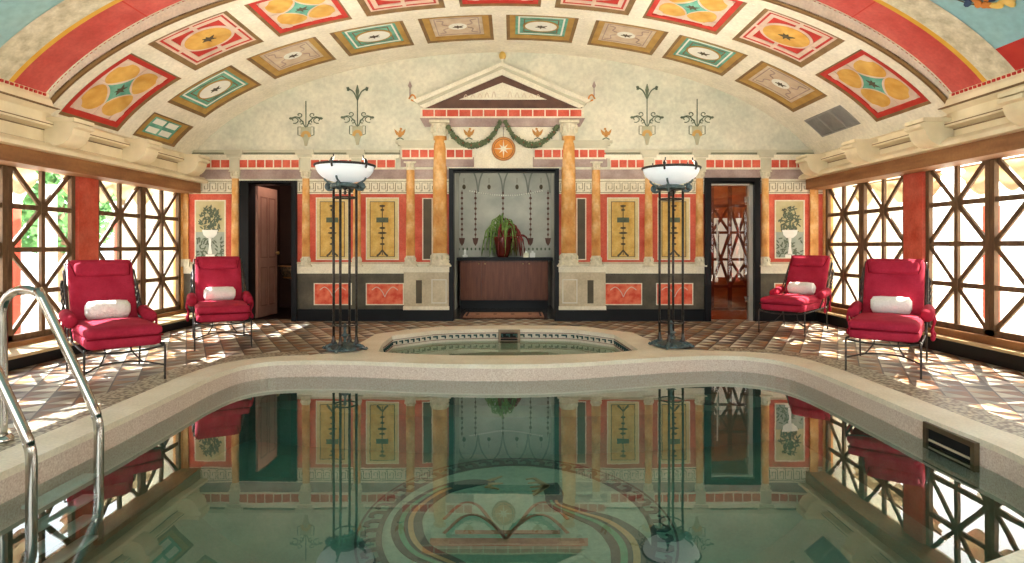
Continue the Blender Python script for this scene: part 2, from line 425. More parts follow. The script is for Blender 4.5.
CO = catmull([(-2.95, 3.1), (-2.97, 4.2), (-3.0, 5.1), (-3.02, 5.6), (-2.95, 6.1), (-2.65, 6.48), (-2.2, 6.60)], 4)+[(-1.98, 6.75), (-1.86, 7.5), (-1.84, 8.2), (-1.3, 8.8)]+catmull([(-.9, 8.98), (-.2, 9.08), (.7, 9.04), (1.1, 8.9)], 3)+[(1.66, 8.3), (1.78, 7.3), (1.9, 6.98)]+catmull([(2.3, 6.88), (2.8, 6.74), (3.08, 6.4), (3.16, 5.85), (3.16, 5.05), (3.15, 4.1), (3.17, 3.4), (3.0, 2.85), (2.62, 2.40), (2.15, 2.12), (1.5, 1.88),
              (.6, 1.75), (-.3, 1.73), (-1.3, 1.7), (-2.2, 1.78), (-2.75, 2.1), (-2.93, 2.6)], 4)
CO = CO[:-1]
struct('floor', fill_mesh([[(XL-.1, YN), (XR+.1, YN), (XR+.1, YB+.25), (XL-.1, YB+.25)], CO], 0, -.03), floorm)
cop = fill_mesh([CO, PO, SPI], .012, -.03)
cp_ = struct('trim_coping', cop, coping)
# border of scale tiles along the coping
def offset(P, d):
    out = []; n = len(P)
    for i, p in enumerate(P):
        a, b = P[i-1], P[(i+1) % n]; dx, dy = b[0]-a[0], b[1]-a[1]; l = math.hypot(dx, dy) or 1
        out.append((p[0]-dy/l*d, p[1]+dx/l*d))
    return out
area = sum(CO[i-1][0]*CO[i][1]-CO[i][0]*CO[i-1][1] for i in range(len(CO)))
sg = 1 if area < 0 else -1
cr = [i for i, p in enumerate(CO) if p[0] < -2.1 and p[1] > 2.6 and p[1] < 6.62] ; cl = [i for i, p in enumerate(CO) if p[0] > 2.1 and p[1] > 2.4 and p[1] < 6.95]
for nm, ids in (('trim_border_left', cr), ('trim_border_right', cl)):
    ids = sorted(ids, key=lambda i: CO[i][1]); A = [CO[i] for i in ids]; O = offset(CO, sg*.3); B = [O[i] for i in ids]
    n = len(A); mb = MB(); mb.add([(p[0], p[1], .004) for p in A]+[(p[0], p[1], .004) for p in B], [(i, i+1, i+1+n, i+n) for i in range(n-1)]); struct(nm, mb, borderm)
# pool shell
ZP = -.75; ZS = -.40
pw = MB(); n = len(PO)
pw.add([(p[0], p[1], -.03) for p in PO]+[(p[0], p[1], WZ0-.14) for p in PO], [(i, (i+1) % n, (i+1) % n+n, i+n) for i in range(n)])
struct('wall_pool', pw, granite)
pw2 = MB(); pw2.add([(p[0], p[1], WZ0-.14) for p in PO]+[(p[0], p[1], ZP) for p in PO], [(i, (i+1) % n, (i+1) % n+n, i+n) for i in range(n)])
struct('wall_pool_below', pw2, poolw)
struct('floor_pool', fill_mesh([PO], ZP), poolf)
# underwater bench along the far side
fe = [p for p in PO if p[1] > 5.99 and -2.6 < p[0] < 2.83]; fe = sorted(fe, key=lambda p: p[0])
fr_ = [(p[0], 5.66+.06*min(2.7, abs(p[0]))**2) for p in fe]; fr_ = [(a[0], min(a[1], b[1]-.02)) for a, b in zip(fr_, fe)]
n = len(fe); mb = MB()
mb.add([(p[0], p[1], ZS) for p in fe]+[(p[0], p[1], ZS) for p in fr_]+[(p[0], p[1], ZP) for p in fr_], [(i, i+1, i+1+n, i+n) for i in range(n-1)]+[(i+n, i+1+n, i+1+2*n, i+2*n) for i in range(n-1)])
struct('trim_bench', mb, poolf)
for k, (x, y) in enumerate(((1.98, 6.18), (2.28, 6.14))):
    o = MB().lathe([(0, .012), (.07, .012), (.085, 0)], (x, y, ZS), 20).build('drain_cover', mosd)
    tag(o, 'round dark drain cover under water near the far right pool corner, %s' % ('left one' if k == 0 else 'right one'), 'drain cover', 'drain covers on the pool bench')
wt = fill_mesh([offset(PO, -sg*.0)], WZ0)
tag(wt.build('pool_water', water), kind='structure')
# spa
n = len(SPI); mb = MB()
mb.add([(p[0], p[1], -.03) for p in SPI]+[(p[0], p[1], -.62) for p in SPI], [(i, (i+1) % n, (i+1) % n+n, i+n) for i in range(n)])
struct('wall_spa', mb, spaw)
struct('floor_spa', fill_mesh([SPI], -.60), M('spa_floor', '#7f907a', '#9cab92', 30, .6))
tag(fill_mesh([SPI], WZ0).build('spa_water', spawater), kind='structure')
# two bands of key mosaic inside the spa
SI = offset(SPI, 0.012)
if sum((SI[i][0]-0)**2+(SI[i][1]-7.6)**2 for i in range(len(SI))) > sum(p[0]**2+(p[1]-7.6)**2 for p in SPI): SI = offset(SPI, -.012)
kb = MB(); ln = MB()
for i in range(n):
    a, b = SI[i], SI[(i+1) % n]
    if min(a[1], b[1]) < 6.9: continue
    l = math.hypot(b[0]-a[0], b[1]-a[1]); k = max(1, round(l/.10))
    for zz in (-.042, -.118):
        ln.bar((a[0], a[1], zz), (b[0], b[1], zz), .008, .01, (0, 1, 0) if abs(b[0]-a[0]) > abs(b[1]-a[1]) else (1, 0, 0))
    for j in range(k):
        t0, t1 = (j+.1)/k, (j+.6)/k
        p = (a[0]+(b[0]-a[0])*t0, a[1]+(b[1]-a[1])*t0); q = (a[0]+(b[0]-a[0])*t1, a[1]+(b[1]-a[1])*t1)
        kb.bar((p[0], p[1], -.07), (q[0], q[1], -.07), .022, .01, (0, 1, 0) if abs(b[0]-a[0]) > abs(b[1]-a[1]) else (1, 0, 0))
        kb.bar((q[0], q[1], -.06), (q[0], q[1], -.104), .02, .01, (0, 1, 0))
struct('trim_spa_key', kb, mosd); struct('trim_spa_line', ln, mosr)
def skimmer(name, c, ux, w_, z0, z1, label, flap=True):
    """metal framed opening on a pool wall; ux is the unit vector along the wall, seen from the pool side"""
    ux = Vector((*ux, 0)); nn = Vector((-ux.y, ux.x, 0)); c = Vector(c)
    r = empty(name, c, label, 'skimmer'); fr = MB(); t = .035
    def P(a, z, d): return c*1+ux*a+nn*d+Vector((0, 0, z-c.z))
    for (a0, a1, b0, b1) in ((-w_/2-t, w_/2+t, z1, z1+t), (-w_/2-t, w_/2+t, z0-t, z0), (-w_/2-t, -w_/2, z0, z1), (w_/2, w_/2+t, z0, z1)):
        vs = [P(a, z, d) for a in (a0, a1) for d in (-.01, .022) for z in (b0, b1)]
        fr.add(vs, [(0, 1, 3, 2), (4, 6, 7, 5), (0, 4, 5, 1), (2, 3, 7, 6), (0, 2, 6, 4), (1, 5, 7, 3)])
    part('frame', fr, M('skimmer_bronze', '#6a5a48', '#80705c', 10, .35, metal=.8), r)
    op = MB(); vs = [P(a, z, d) for a in (-w_/2, w_/2) for d in (-.008, .006) for z in (z0, z1)]
    op.add(vs, [(0, 1, 3, 2), (4, 6, 7, 5), (0, 4, 5, 1), (2, 3, 7, 6), (0, 2, 6, 4), (1, 5, 7, 3)])
    part('throat', op, M('throat_black', '#0a0a0a', '#121110', 5, .8), r)
    if not flap: return
    fl = MB(); vs = [P(a, z, d) for a in (-w_/2+.01, w_/2-.01) for d in (.004, .014) for z in (z0+(z1-z0)*.22, z0+(z1-z0)*.34)]
    fl.add(vs, [(0, 1, 3, 2), (4, 6, 7, 5), (0, 4, 5, 1), (2, 3, 7, 6), (0, 2, 6, 4), (1, 5, 7, 3)])
    part('weir_flap', fl, M('weir_cream', '#b8a890', '#c8baa0', 10, .5), r)
skimmer('pool_skimmer', (2.872, 3.97, -.1), (0, 1), .40, -.16, -.05, 'bronze framed skimmer slot in the right pool wall')
skimmer('spa_skimmer', (-.04, 8.672, -.1), (-1, 0), .24, -.15, -.03, 'small dark skimmer opening in the back wall of the spa', False)

# ---- serpent mosaic on the pool floor
def P2F(px, py):
    d = F*(CAMZ-ZP)/(py-CY); return ((px-CX)/F*d, d)
fF = lambda u, v, h: (u, v, ZP+h)
MC = (.03, 4.29); RX, RY = 1.10, 1.28
mr_ = empty('serpent_medallion', (MC[0], MC[1], ZP), 'large round mosaic of two serpents inside a wave border on the pool floor', 'mosaic')
mb = MB(); mb.star(ellpts(*MC, RX*.84, RY*.84, 64), MC, fF, .003); part('ground', mb, mosl, mr_)
mb = MB(); mb.ring(ellpts(*MC, RX*1.0, RY*1.0, 96), ellpts(*MC, RX*.985, RY*.985, 96), fF, .004)
mb.ring(ellpts(*MC, RX*.875, RY*.875, 96), ellpts(*MC, RX*.84, RY*.84, 96), fF, .005)
part('ring_line', mb, mosd, mr_)
mb = MB(); NW = 52
for i in range(NW):
    t = 2*PI*i/NW; dt = 2*PI/NW
    pt = [(t, .87), (t+.02*0, .93), (t+dt*.2, .955), (t+dt*.5, .955), (t+dt*.62, .93)]
    mb.ribbon([(MC[0]+RX*r*math.cos(a), MC[1]+RY*r*math.sin(a)) for a, r in pt], [.05, .045, .04, .035, .02], fF, .005)
part('wave_border', mb, mosd, mr_)
def serp(pp, wd, name):
    P = catmull([P2F(*p) for p in pp], 6); W_ = []
    L = len(P); m = len(wd)-1
    for i in range(L):
        t = i/(L-1)*m; k = min(int(t), m-1); W_.append(wd[k]+(wd[k+1]-wd[k])*(t-k))
    mb = MB(); mb.ribbon(P, W_, fF, .008); body = part(name, mb, mosd, mr_)
    for off, mt, nm in ((-.18, mosg, 'green_stripe'), (.12, moso, 'ochre_stripe')):
        Q = []; n_ = len(P)
        for i, p in enumerate(P):
            a, b = P[max(i-1, 0)], P[min(i+1, n_-1)]; dx, dy = b[0]-a[0], b[1]-a[1]; l = math.hypot(dx, dy)
            Q.append((p[0]-dy/l*W_[i]*off, p[1]+dx/l*W_[i]*off))
        k0 = n_//4
        mb = MB(); mb.ribbon(Q[k0:], [w_*.17 for w_ in W_[k0:]], fF, .011)
        o = mb.build(nm, mt); o.data.transform(Matrix.Translation(-mr_.location)); o.parent = body
serp([(495, 483), (470, 484), (440, 492), (413, 511), (407, 531), (418, 551), (450, 566), (490, 585)], [.03, .16, .17, .2, .22, .2, .17, .1], 'serpent')
serp([(549, 484), (554, 494), (556, 505), (578, 514), (606, 524), (626, 540), (632, 560), (625, 590)], [.14, .15, .12, .16, .24, .28, .26, .2], 'serpent')
mb = MB()
for (a, b) in (((488, 482), (502, 477)), ((488, 485), (503, 484)), ((486, 487), (499, 490))): mb.ribbon([P2F(*a), P2F(*b)], [.05, .01], fF, .01)
for k in range(5):
    mb.ribbon([P2F(548, 487), P2F(536-4*abs(k-2)+6, 479+k*4), P2F(526+k*2, 480+k*4)], [.04, .03, .01], fF, .01)
part('serpent_crest', mb, moso, mr_)
mb = MB()
for sgn in (-1, 1):
    for r in (0, 14):
        mb.ribbon(catmull([P2F(506+sgn*62, 534-r), P2F(506+sgn*44, 518-r), P2F(506+sgn*28, 516-r*.7), P2F(506+sgn*12, 526), P2F(506, 540)], 5), .025, fF, .007)
part('lyre_scroll', mb, mosr, mr_)
mb = MB()
for y0, y1, xa, xb in ((531, 535, 455, 560), (539, 547, 430, 588)):
    mb.add([fF(*P2F(xa, y0), .006), fF(*P2F(xb, y0), .006), fF(*P2F(xb, y1), .006), fF(*P2F(xa, y1), .006)], [(0, 1, 2, 3)])
part('red_bar', mb, mosr, mr_)
mb = MB(); mb.add([fF(*P2F(428, 550), .006), fF(*P2F(586, 550), .006), fF(*P2F(548, 568), .006), fF(*P2F(468, 568), .006)], [(0, 1, 2, 3)])
part('stand', mb, M('mosaic_teal', '#3f7a68', '#528c78', 20, .6, fine=60), mr_)

# ---- pool ladder
lr = empty('pool_ladder', (-2.62, 3.45, 0), 'polished steel pool ladder with two arched rails at the left pool edge', 'ladder')
for y in (3.19, 3.71):
    P = [(-3.12, y, .0), (-3.12, y, .30), (-3.12, y, .70)]
    for k in range(9):
        t = PI-PI*.80*k/8; P.append((-2.985+.135*math.cos(t), y, .80+.135*math.sin(t)))
    P += [(-2.575, y, .24), (-2.545, y, .16), (-2.53, y, .08), (-2.53, y, -.15), (-2.53, y, -.62)]
    part('rail', MB().tube(catmull(P, 3), .027, 12), steel, lr)
    part('foot_flange', MB().lathe([(0, .03), (.045, .03), (.06, .013), (.06, .0)], (-3.12, y, .012), 16), steel, lr)
for k in range(4):
    z = WZ0-.035-.125*k
    mb = MB(); mb.rbox((-2.56, 3.45, z), (.05, .235, .012), .01, 3); part('tread', mb, M('tread_white', '#b8c4c0', '#cdd6d2', 10, .4), lr)

# ================================================================== SIDE WALLS
def window_leaf(name, X, y0, y1, zb, zt, sgn):
    o = empty(name, (X, (y0+y1)/2, zb)); o['kind'] = 'structure'
    fr = MB(); t = .06; d = .05
    fr.box(X-d/2, X+d/2, y0, y0+t, zb, zt); fr.box(X-d/2, X+d/2, y1-t, y1, zb, zt)
    fr.box(X-d/2, X+d/2, y0, y1, zt-t, zt); fr.box(X-d/2, X+d/2, y0, y1, zb, zb+t+.02)
    part('window_frame', fr, wood, o)
    la = MB(); ym = (y0+y1)/2; a0, a1 = y0+t/2, y1-t/2; b0, b1 = zb+t, zt-t/2; N = (1, 0, 0); dd = .036
    la.bar((X, ym, b0), (X, ym, b1), .055, dd, N)
    for k in (1, 2, 3):
        z = b0+(b1-b0)*k/4; la.bar((X, a0, z), (X, a1, z), .055, dd-.004, N)
    for k in (0, 1):
        z0 = b0+(b1-b0)*k/2; z1 = b0+(b1-b0)*(k+1)/2
        la.bar((X, a0, z0), (X, a1, z1), .052, dd-.008, N); la.bar((X, a0, z1), (X, a1, z0), .052, dd-.012, N)
        la.bar((X-.028, ym-.045, (z0+z1)/2), (X-.028, ym+.045, (z0+z1)/2), .09, .012, N); la.bar((X+.028, ym-.045, (z0+z1)/2), (X+.028, ym+.045, (z0+z1)/2), .09, .012, N)
    part('lattice', la, wood, o)
    g = MB(); Xg = X-sgn*.03*0+sgn*.0
    g.add([(X+sgn*.031, y0+t*.5, zb), (X+sgn*.031, y1-t*.5, zb), (X+sgn*.031, y1-t*.5, zt), (X+sgn*.031, y0+t*.5, zt)], [(0, 1, 2, 3)])
    part('pane', g, pane, o)
    return o
wi = 0
PAIRS = []
y = 9.66
for k in range(5):
    PAIRS.append((y-1.98, y)); y -= 1.98+.35
for sd, X, sgn, zb, zt in (('left', XL, -1, .17, 2.12), ('right', XR, 1, .24, 2.18)):
    m = lambda x: (x if sgn < 0 else -.28-x)        # cornice profiles mirror about the vault axis
    top = MB(); top.box(min(X, X+sgn*.15), max(X, X+sgn*.15), YN, YB, zt, 3.2); top.box(min(X-.03*sgn, X+sgn*.15), max(X-.03*sgn, X+sgn*.15), YN, YB, -.2, zb)
    struct('wall_'+sd, top, plaster)
    edge = PAIRS[0][1]
    for k, (a, b) in enumerate(PAIRS):
        for (p, q) in (((a+b)/2+.003, b-.01), (a+.01, (a+b)/2-.003)):
            wi += 1; window_leaf('window_%d' % wi, X, p, q, zb+.003, zt-.003, sgn)
        nxt = PAIRS[k+1][1] if k+1 < len(PAIRS) else YN
        o = MB().box(min(X-.06*sgn, X+sgn*.06), max(X-.06*sgn, X+sgn*.06), nxt, a, zb, zt).build('wall_pilaster', red)
        nm = ['first', 'second', 'third', 'fourth', 'fifth'][k]+' from the back wall'
        tag(o, 'flat red pilaster in the %s window wall, %s' % (sd, nm), 'pilaster', 'red pilasters between the windows')
    o = MB().box(min(X-.05*sgn, X+sgn*.10), max(X-.05*sgn, X+sgn*.10), PAIRS[0][1], YB, zb, zt).build('trim_corner', ochre); o['kind'] = 'structure'
    # ledge
    xe = -4.80 if sgn < 0 else 4.84; zl = .14 if sgn < 0 else .18
    struct('trim_ledge_base_'+sd, MB().box(min(X, xe+.02*sgn), max(X, xe+.02*sgn), YN, YB, 0, zl-.03), black)
    struct('trim_ledge_'+sd, MB().box(min(X, xe), max(X, xe), YN, YB, zl-.03, zl), ledgew)
    struct('trim_sill_'+sd, MB().box(min(X-.09*sgn, X), max(X-.09*sgn, X), YN, YB, zl, zb+.02), beamw)
    # wooden beam over the windows
    zq = zt-.08; xb = m(-4.98); dz = 0 if sgn < 0 else .06
    struct('trim_beam_'+sd, MB().box(min(X, xb), max(X, xb), YN, YB, zq, 2.20+dz), beamw)
    # cornice
    prof = [(-5.3, 2.66), (-5.02, 2.62), (-4.96, 2.58), (-4.96, 2.535), (-4.90, 2.52), (-4.90, 2.47), (-5.0, 2.45), (-5.0, 2.30+dz), (-4.93, 2.295+dz), (-4.88, 2.26+dz), (-4.86, 2.24+dz), (-4.86, 2.20+dz), (-5.3, 2.20+dz)]
    mb = MB(); n = len(prof); mb.add([(m(x), yy, z) for yy in (YN, YB) for x, z in prof], [(i, i+1, i+1+n, i+n) for i in range(n-1)]); struct('trim_cornice_'+sd, mb, corn)
    # heavier moulding under the painted sky
    prof = [(-5.25, 2.86), (-5.03, 2.86), (-4.98, 2.83), (-4.98, 2.795), (-4.95, 2.76), (-4.93, 2.70), (-4.90, 2.68), (-4.90, 2.66), (-4.96, 2.62), (-4.96, 2.58), (-5.2, 2.58)]
    mb = MB(); n = len(prof); mb.add([(m(x), yy, z) for yy in (YN, YE-.06) for x, z in prof], [(i, i+1, i+1+n, i+n) for i in range(n-1)]+[tuple(range(n, 2*n))]); struct('trim_moulding_'+sd, mb, corn)
    mb = MB()
    for a_, b_, z_ in ((-4.99, -5.01, 2.442), (-4.99, -5.01, 2.306+dz), (-4.895, -4.91, 2.495)): mb.box(min(m(a_), m(b_)), max(m(a_), m(b_)), YN, YB, z_-.006, z_+.004)
    struct('trim_brown_line_'+sd, mb, bmould)
    mb = MB(); mb2 = MB()
    mb.box(min(m(-4.905), m(-4.86)), max(m(-4.905), m(-4.86)), YN, YE-.06, 2.665, 2.675)
    yy = YE-.12
    while yy > 2.0:
        mb2.box(min(m(-4.985), m(-4.965)), max(m(-4.985), m(-4.965)), yy-.03, yy, 2.80, 2.826); yy -= .06
    struct('trim_dentil_'+sd, mb2, cred); struct('trim_line_'+sd, mb, bmould)

# corbels under the vault ribs
def corbel_mesh(m):
    mb = MB(); P = [(-5.02, 2.53), (-4.70, 2.53), (-4.64, 2.51), (-4.64, 2.475), (-4.69, 2.46)]
    for k in range(9):
        t = k/8*PI/2; P.append((-4.69-.24*t/(PI/2)*(.35+.65*t/(PI/2)), 2.45-.18*math.sin(t)**.75))
    P += [(-5.02, 2.26)]
    return P
for sd, sgn in (('left', -1), ('right', 1)):
    for k, yn in enumerate((9.05, 7.77, 6.47, 5.18, 3.9)):
        P = corbel_mesh(None); n = len(P); mb = MB(); m = (lambda x: x) if sgn < 0 else (lambda x: -.28-x)
        mb.add([(m(x), yy, z) for yy in (yn, yn+.27) for x, z in P], [(i, (i+1) % n, (i+1) % n+n, i+n) for i in range(n)]+[tuple(range(n)), tuple(range(2*n-1, n-1, -1))])
        nm = ['first', 'second', 'third', 'fourth', 'fifth'][k]+' from the back wall'
        r = empty('corbel', (m(-5.0), yn+.13, 2.25), 'cream curved stone corbel under the vault on the %s side, %s' % (sd, nm), 'corbel', 'corbels along the cornice')
        part('bracket', mb, corn, r)
        c0, c1 = sorted((m(-5.0), m(-4.66))); part('top_slab', MB().box(c0, c1, yn-.02, yn+.29, 2.53, 2.57), corn, r)

# ================================================================== VAULT
ST = []      # arc-length table of the coffered vault
N_ = 720
def el(t, b=VB): return (VXC+VA*math.cos(t), VZC+b*math.sin(t))
def table(b):
    T = []; s = 0; pr = el(PI/2, b)
    for i in range(N_+1):
        t = PI/2-(PI/2+.05)*i/N_; q = el(t, b); s += math.hypot(q[0]-pr[0], q[1]-pr[1]); T.append((s, t)); pr = q
    return T
T1 = table(VB); T2 = table(VB2)
def arc(s, y, h=0, T=T1, b=VB):
    a = abs(s); lo, hi = 0, N_
    while hi-lo > 1:
        mid = (lo+hi)//2
        if T[mid][0] <= a: lo = mid
        else: hi = mid
    t = T[lo][1]+(T[hi][1]-T[lo][1])*(a-T[lo][0])/max(1e-9, T[hi][0]-T[lo][0])
    x, z = el(t, b); nx, nz = math.cos(t)/VA, math.sin(t)/b; l = math.hypot(nx, nz); nx /= l; nz /= l
    if s < 0: x = 2*VXC-x; nx = -nx
    return (x-nx*h, y, z-nz*h)
def s_at_z(z, T, b):
    for s, t in T:
        if el(t, b)[1] < z: return s
SMAX = s_at_z(2.62, T1, VB); SM2 = s_at_z(2.80, T2, VB2)
CW = 1.0; GP = .19
row1 = [(-1.13, -.13, 0), (-2.33, -1.33, 1), (-3.5, -2.52, 2), (-4.71, -3.71, 3), (-5.35, -4.92, 9), (.06, 1.04, 0), (1.27, 2.26, 1), (2.41, 3.37, 2), (3.56, 4.57, 3), (4.77, 5.15, 9)]
row2 = [(-5.36, -4.28, -4), (-4.08, -3.11, -3), (-2.91, -1.93, -2), (-1.74, -.72, -1), (-.53, .51, 0), (.69, 1.65, 1), (1.83, 2.82, 2), (3.02, 4.0, 3), (4.19, 5.2, 4)]
row2 = [(a, b, abs(k)) for a, b, k in row2]
R1 = (8.12, 9.13); R2 = (6.80, 7.84); DEP = .055
mb = MB()
def vstrip(y0, y1, rects):
    cuts = sorted(set([-SMAX, SMAX]+[r[0] for r in rects]+[r[1] for r in rects]))
    for a, b in zip(cuts[:-1], cuts[1:]):
        ins = any(abs(r[0]-a) < 1e-6 for r in rects)
        n = max(1, int((b-a)/.07)); h = -DEP if ins else 0
        vs = []; fs = []
        for i in range(n+1):
            s = a+(b-a)*i/n; vs += [arc(s, y0, h), arc(s, y1, h)]
        fs = [(2*i, 2*i+1, 2*i+3, 2*i+2) for i in range(n)]
        mb.add(vs, fs, False)
        if ins:
            for yy in (y0, y1):
                vs = []
                for i in range(n+1): s = a+(b-a)*i/n; vs += [arc(s, yy, 0), arc(s, yy, h)]
                mb.add(vs, fs)
            for s in (a, b): mb.add([arc(s, y0, 0), arc(s, y1, 0), arc(s, y1, h), arc(s, y0, h)], [(0, 1, 2, 3)])
vstrip(YE, R2[0], []); vstrip(*R2, row2); vstrip(R2[1], R1[0], []); vstrip(*R1, row1); vstrip(R1[1], YB+.02, [])
struct('ceiling', mb, plaster)
def sring(mb, y, s0, hA, hB, T=T1, b=VB, y2=None, smax=None):
    """band across the vault between (y,hA) and (y2,hB)"""
    n = 120; sm = smax or SMAX; vs = []
    for i in range(n+1):
        s = -sm+2*sm*i/n; vs += [arc(s, y, hA, T, b), arc(s, y2 if y2 is not None else y, hB, T, b)]
    mb.add(vs, [(2*i, 2*i+1, 2*i+3, 2*i+2) for i in range(n)])
# arch edge moulding, dentil strip
for nm, mat_, segs in (('trim_arch_brown', bmould, [(YE+.05, 0, YE+.05, .012), (YE+.05, .012, YE+.03, .012), (YE+.03, .012, YE+.03, 0)]),
                       ('trim_arch_edge', bmould, [(YE-.03, .0, YE-.03, .02), (YE-.03, .02, YE-.05, .02), (YE-.05, .02, YE-.05, .01)]), ('trim_arch_face', cream, [(YE-.05, .02, YE-.05, -.30)]),
                       ('trim_arch_gold', M('arch_bronze', '#7a5a34', '#94744a', 6, .6), [(YE+.03, .006, YE-.03, .006)])):
    mb = MB()
    for a, h0, b_, h1 in segs: sring(mb, a, 0, h0, h1, y2=b_)
    struct(nm, mb, mat_)
# painted central vault
V2 = lambda s, y, h: arc(s, y, h, T2, VB2)
def band(name, y0, y1, h, mat_, s0=None, s1=None):
    mb = MB(); sa = -SM2 if s0 is None else s0; sb = SM2 if s1 is None else s1; n = max(4, int((sb-sa)/.08)); vs = []
    for i in range(n+1):
        s = sa+(sb-sa)*i/n; vs += [V2(s, y0, h), V2(s, y1, h)]
    mb.add(vs, [(2*i, 2*i+1, 2*i+3, 2*i+2) for i in range(n)], True); return struct(name, mb, mat_)
band('ceiling_sky', YN, YE-.05, 0, skyp)
band('trim_white_band', 6.50, YE-.05, .003, cream); band('trim_red_band', 6.08, 6.50, .004, vred); band('trim_gold_band', 6.02, 6.08, .006, goldline); band('trim_stone_band', 5.68, 6.02, .006, stoneband)
mb = MB(); s = -SM2+.03
while s < SM2-.03:
    vs = [V2(s, 6.52, .006), V2(s+.03, 6.52, .006), V2(s+.03, 6.545, .006), V2(s, 6.545, .006)]; mb.add(vs, [(0, 1, 2, 3)]); s += .06
struct('trim_arch_dentil', mb, cred)
mb = MB()
for s in (-3.9, 3.9, -1.3, 1.3):
    mb.add([V2(s, 6.08, .007), V2(s+.015, 6.08, .007), V2(s+.015, 6.5, .007), V2(s, 6.5, .007)], [(0, 1, 2, 3)])
struct('trim_red_joint', mb, cred)
for sgn in (-1, 1):
    a, b_ = sorted((sgn*SM2, sgn*(SM2-.34))); band('trim_red_side_%s' % ('left' if sgn < 0 else 'right'), YN, 5.68, .005, cred, a, b_)
# flower spray painted on the sky, upper right
sp = empty('painted_flower_spray', V2(4.35, 5.15, .01), 'spray of blue, orange and yellow flowers painted on the ceiling sky at upper right', 'painted flowers')
cols = [(M('petal_blue', '#2c3a54', '#3e5070', 10, .8), 'blue_petals'), (M('petal_orange', '#c07030', '#d48a44', 10, .8), 'orange_petals'), (M('petal_yellow', '#dcb45c', '#e8c878', 10, .8), 'yellow_petals')]
for ci, (mt, nm) in enumerate(cols):
    mb = MB()
    for k in range(16):
        rr_ = .12 if ci else .14; cs, cyy = 4.40+.05*ci+random.uniform(-rr_, rr_), 5.3-.06*ci+random.uniform(-rr_*1.2, rr_*1.2)
        mb.star(ellpts(cs, cyy, .04+.02*random.random(), .03, 8, 2, random.random()*3), (cs, cyy), V2, .012+.004*ci+.0007*k, .008)
    part(nm, mb, mt, sp)
mb = MB(); mb.ribbon(catmull([(4.3, 5.5), (4.48, 5.42), (4.52, 5.2), (4.62, 5.02)], 5), .012, V2, .010, .006); part('stem', mb, inkd, sp)

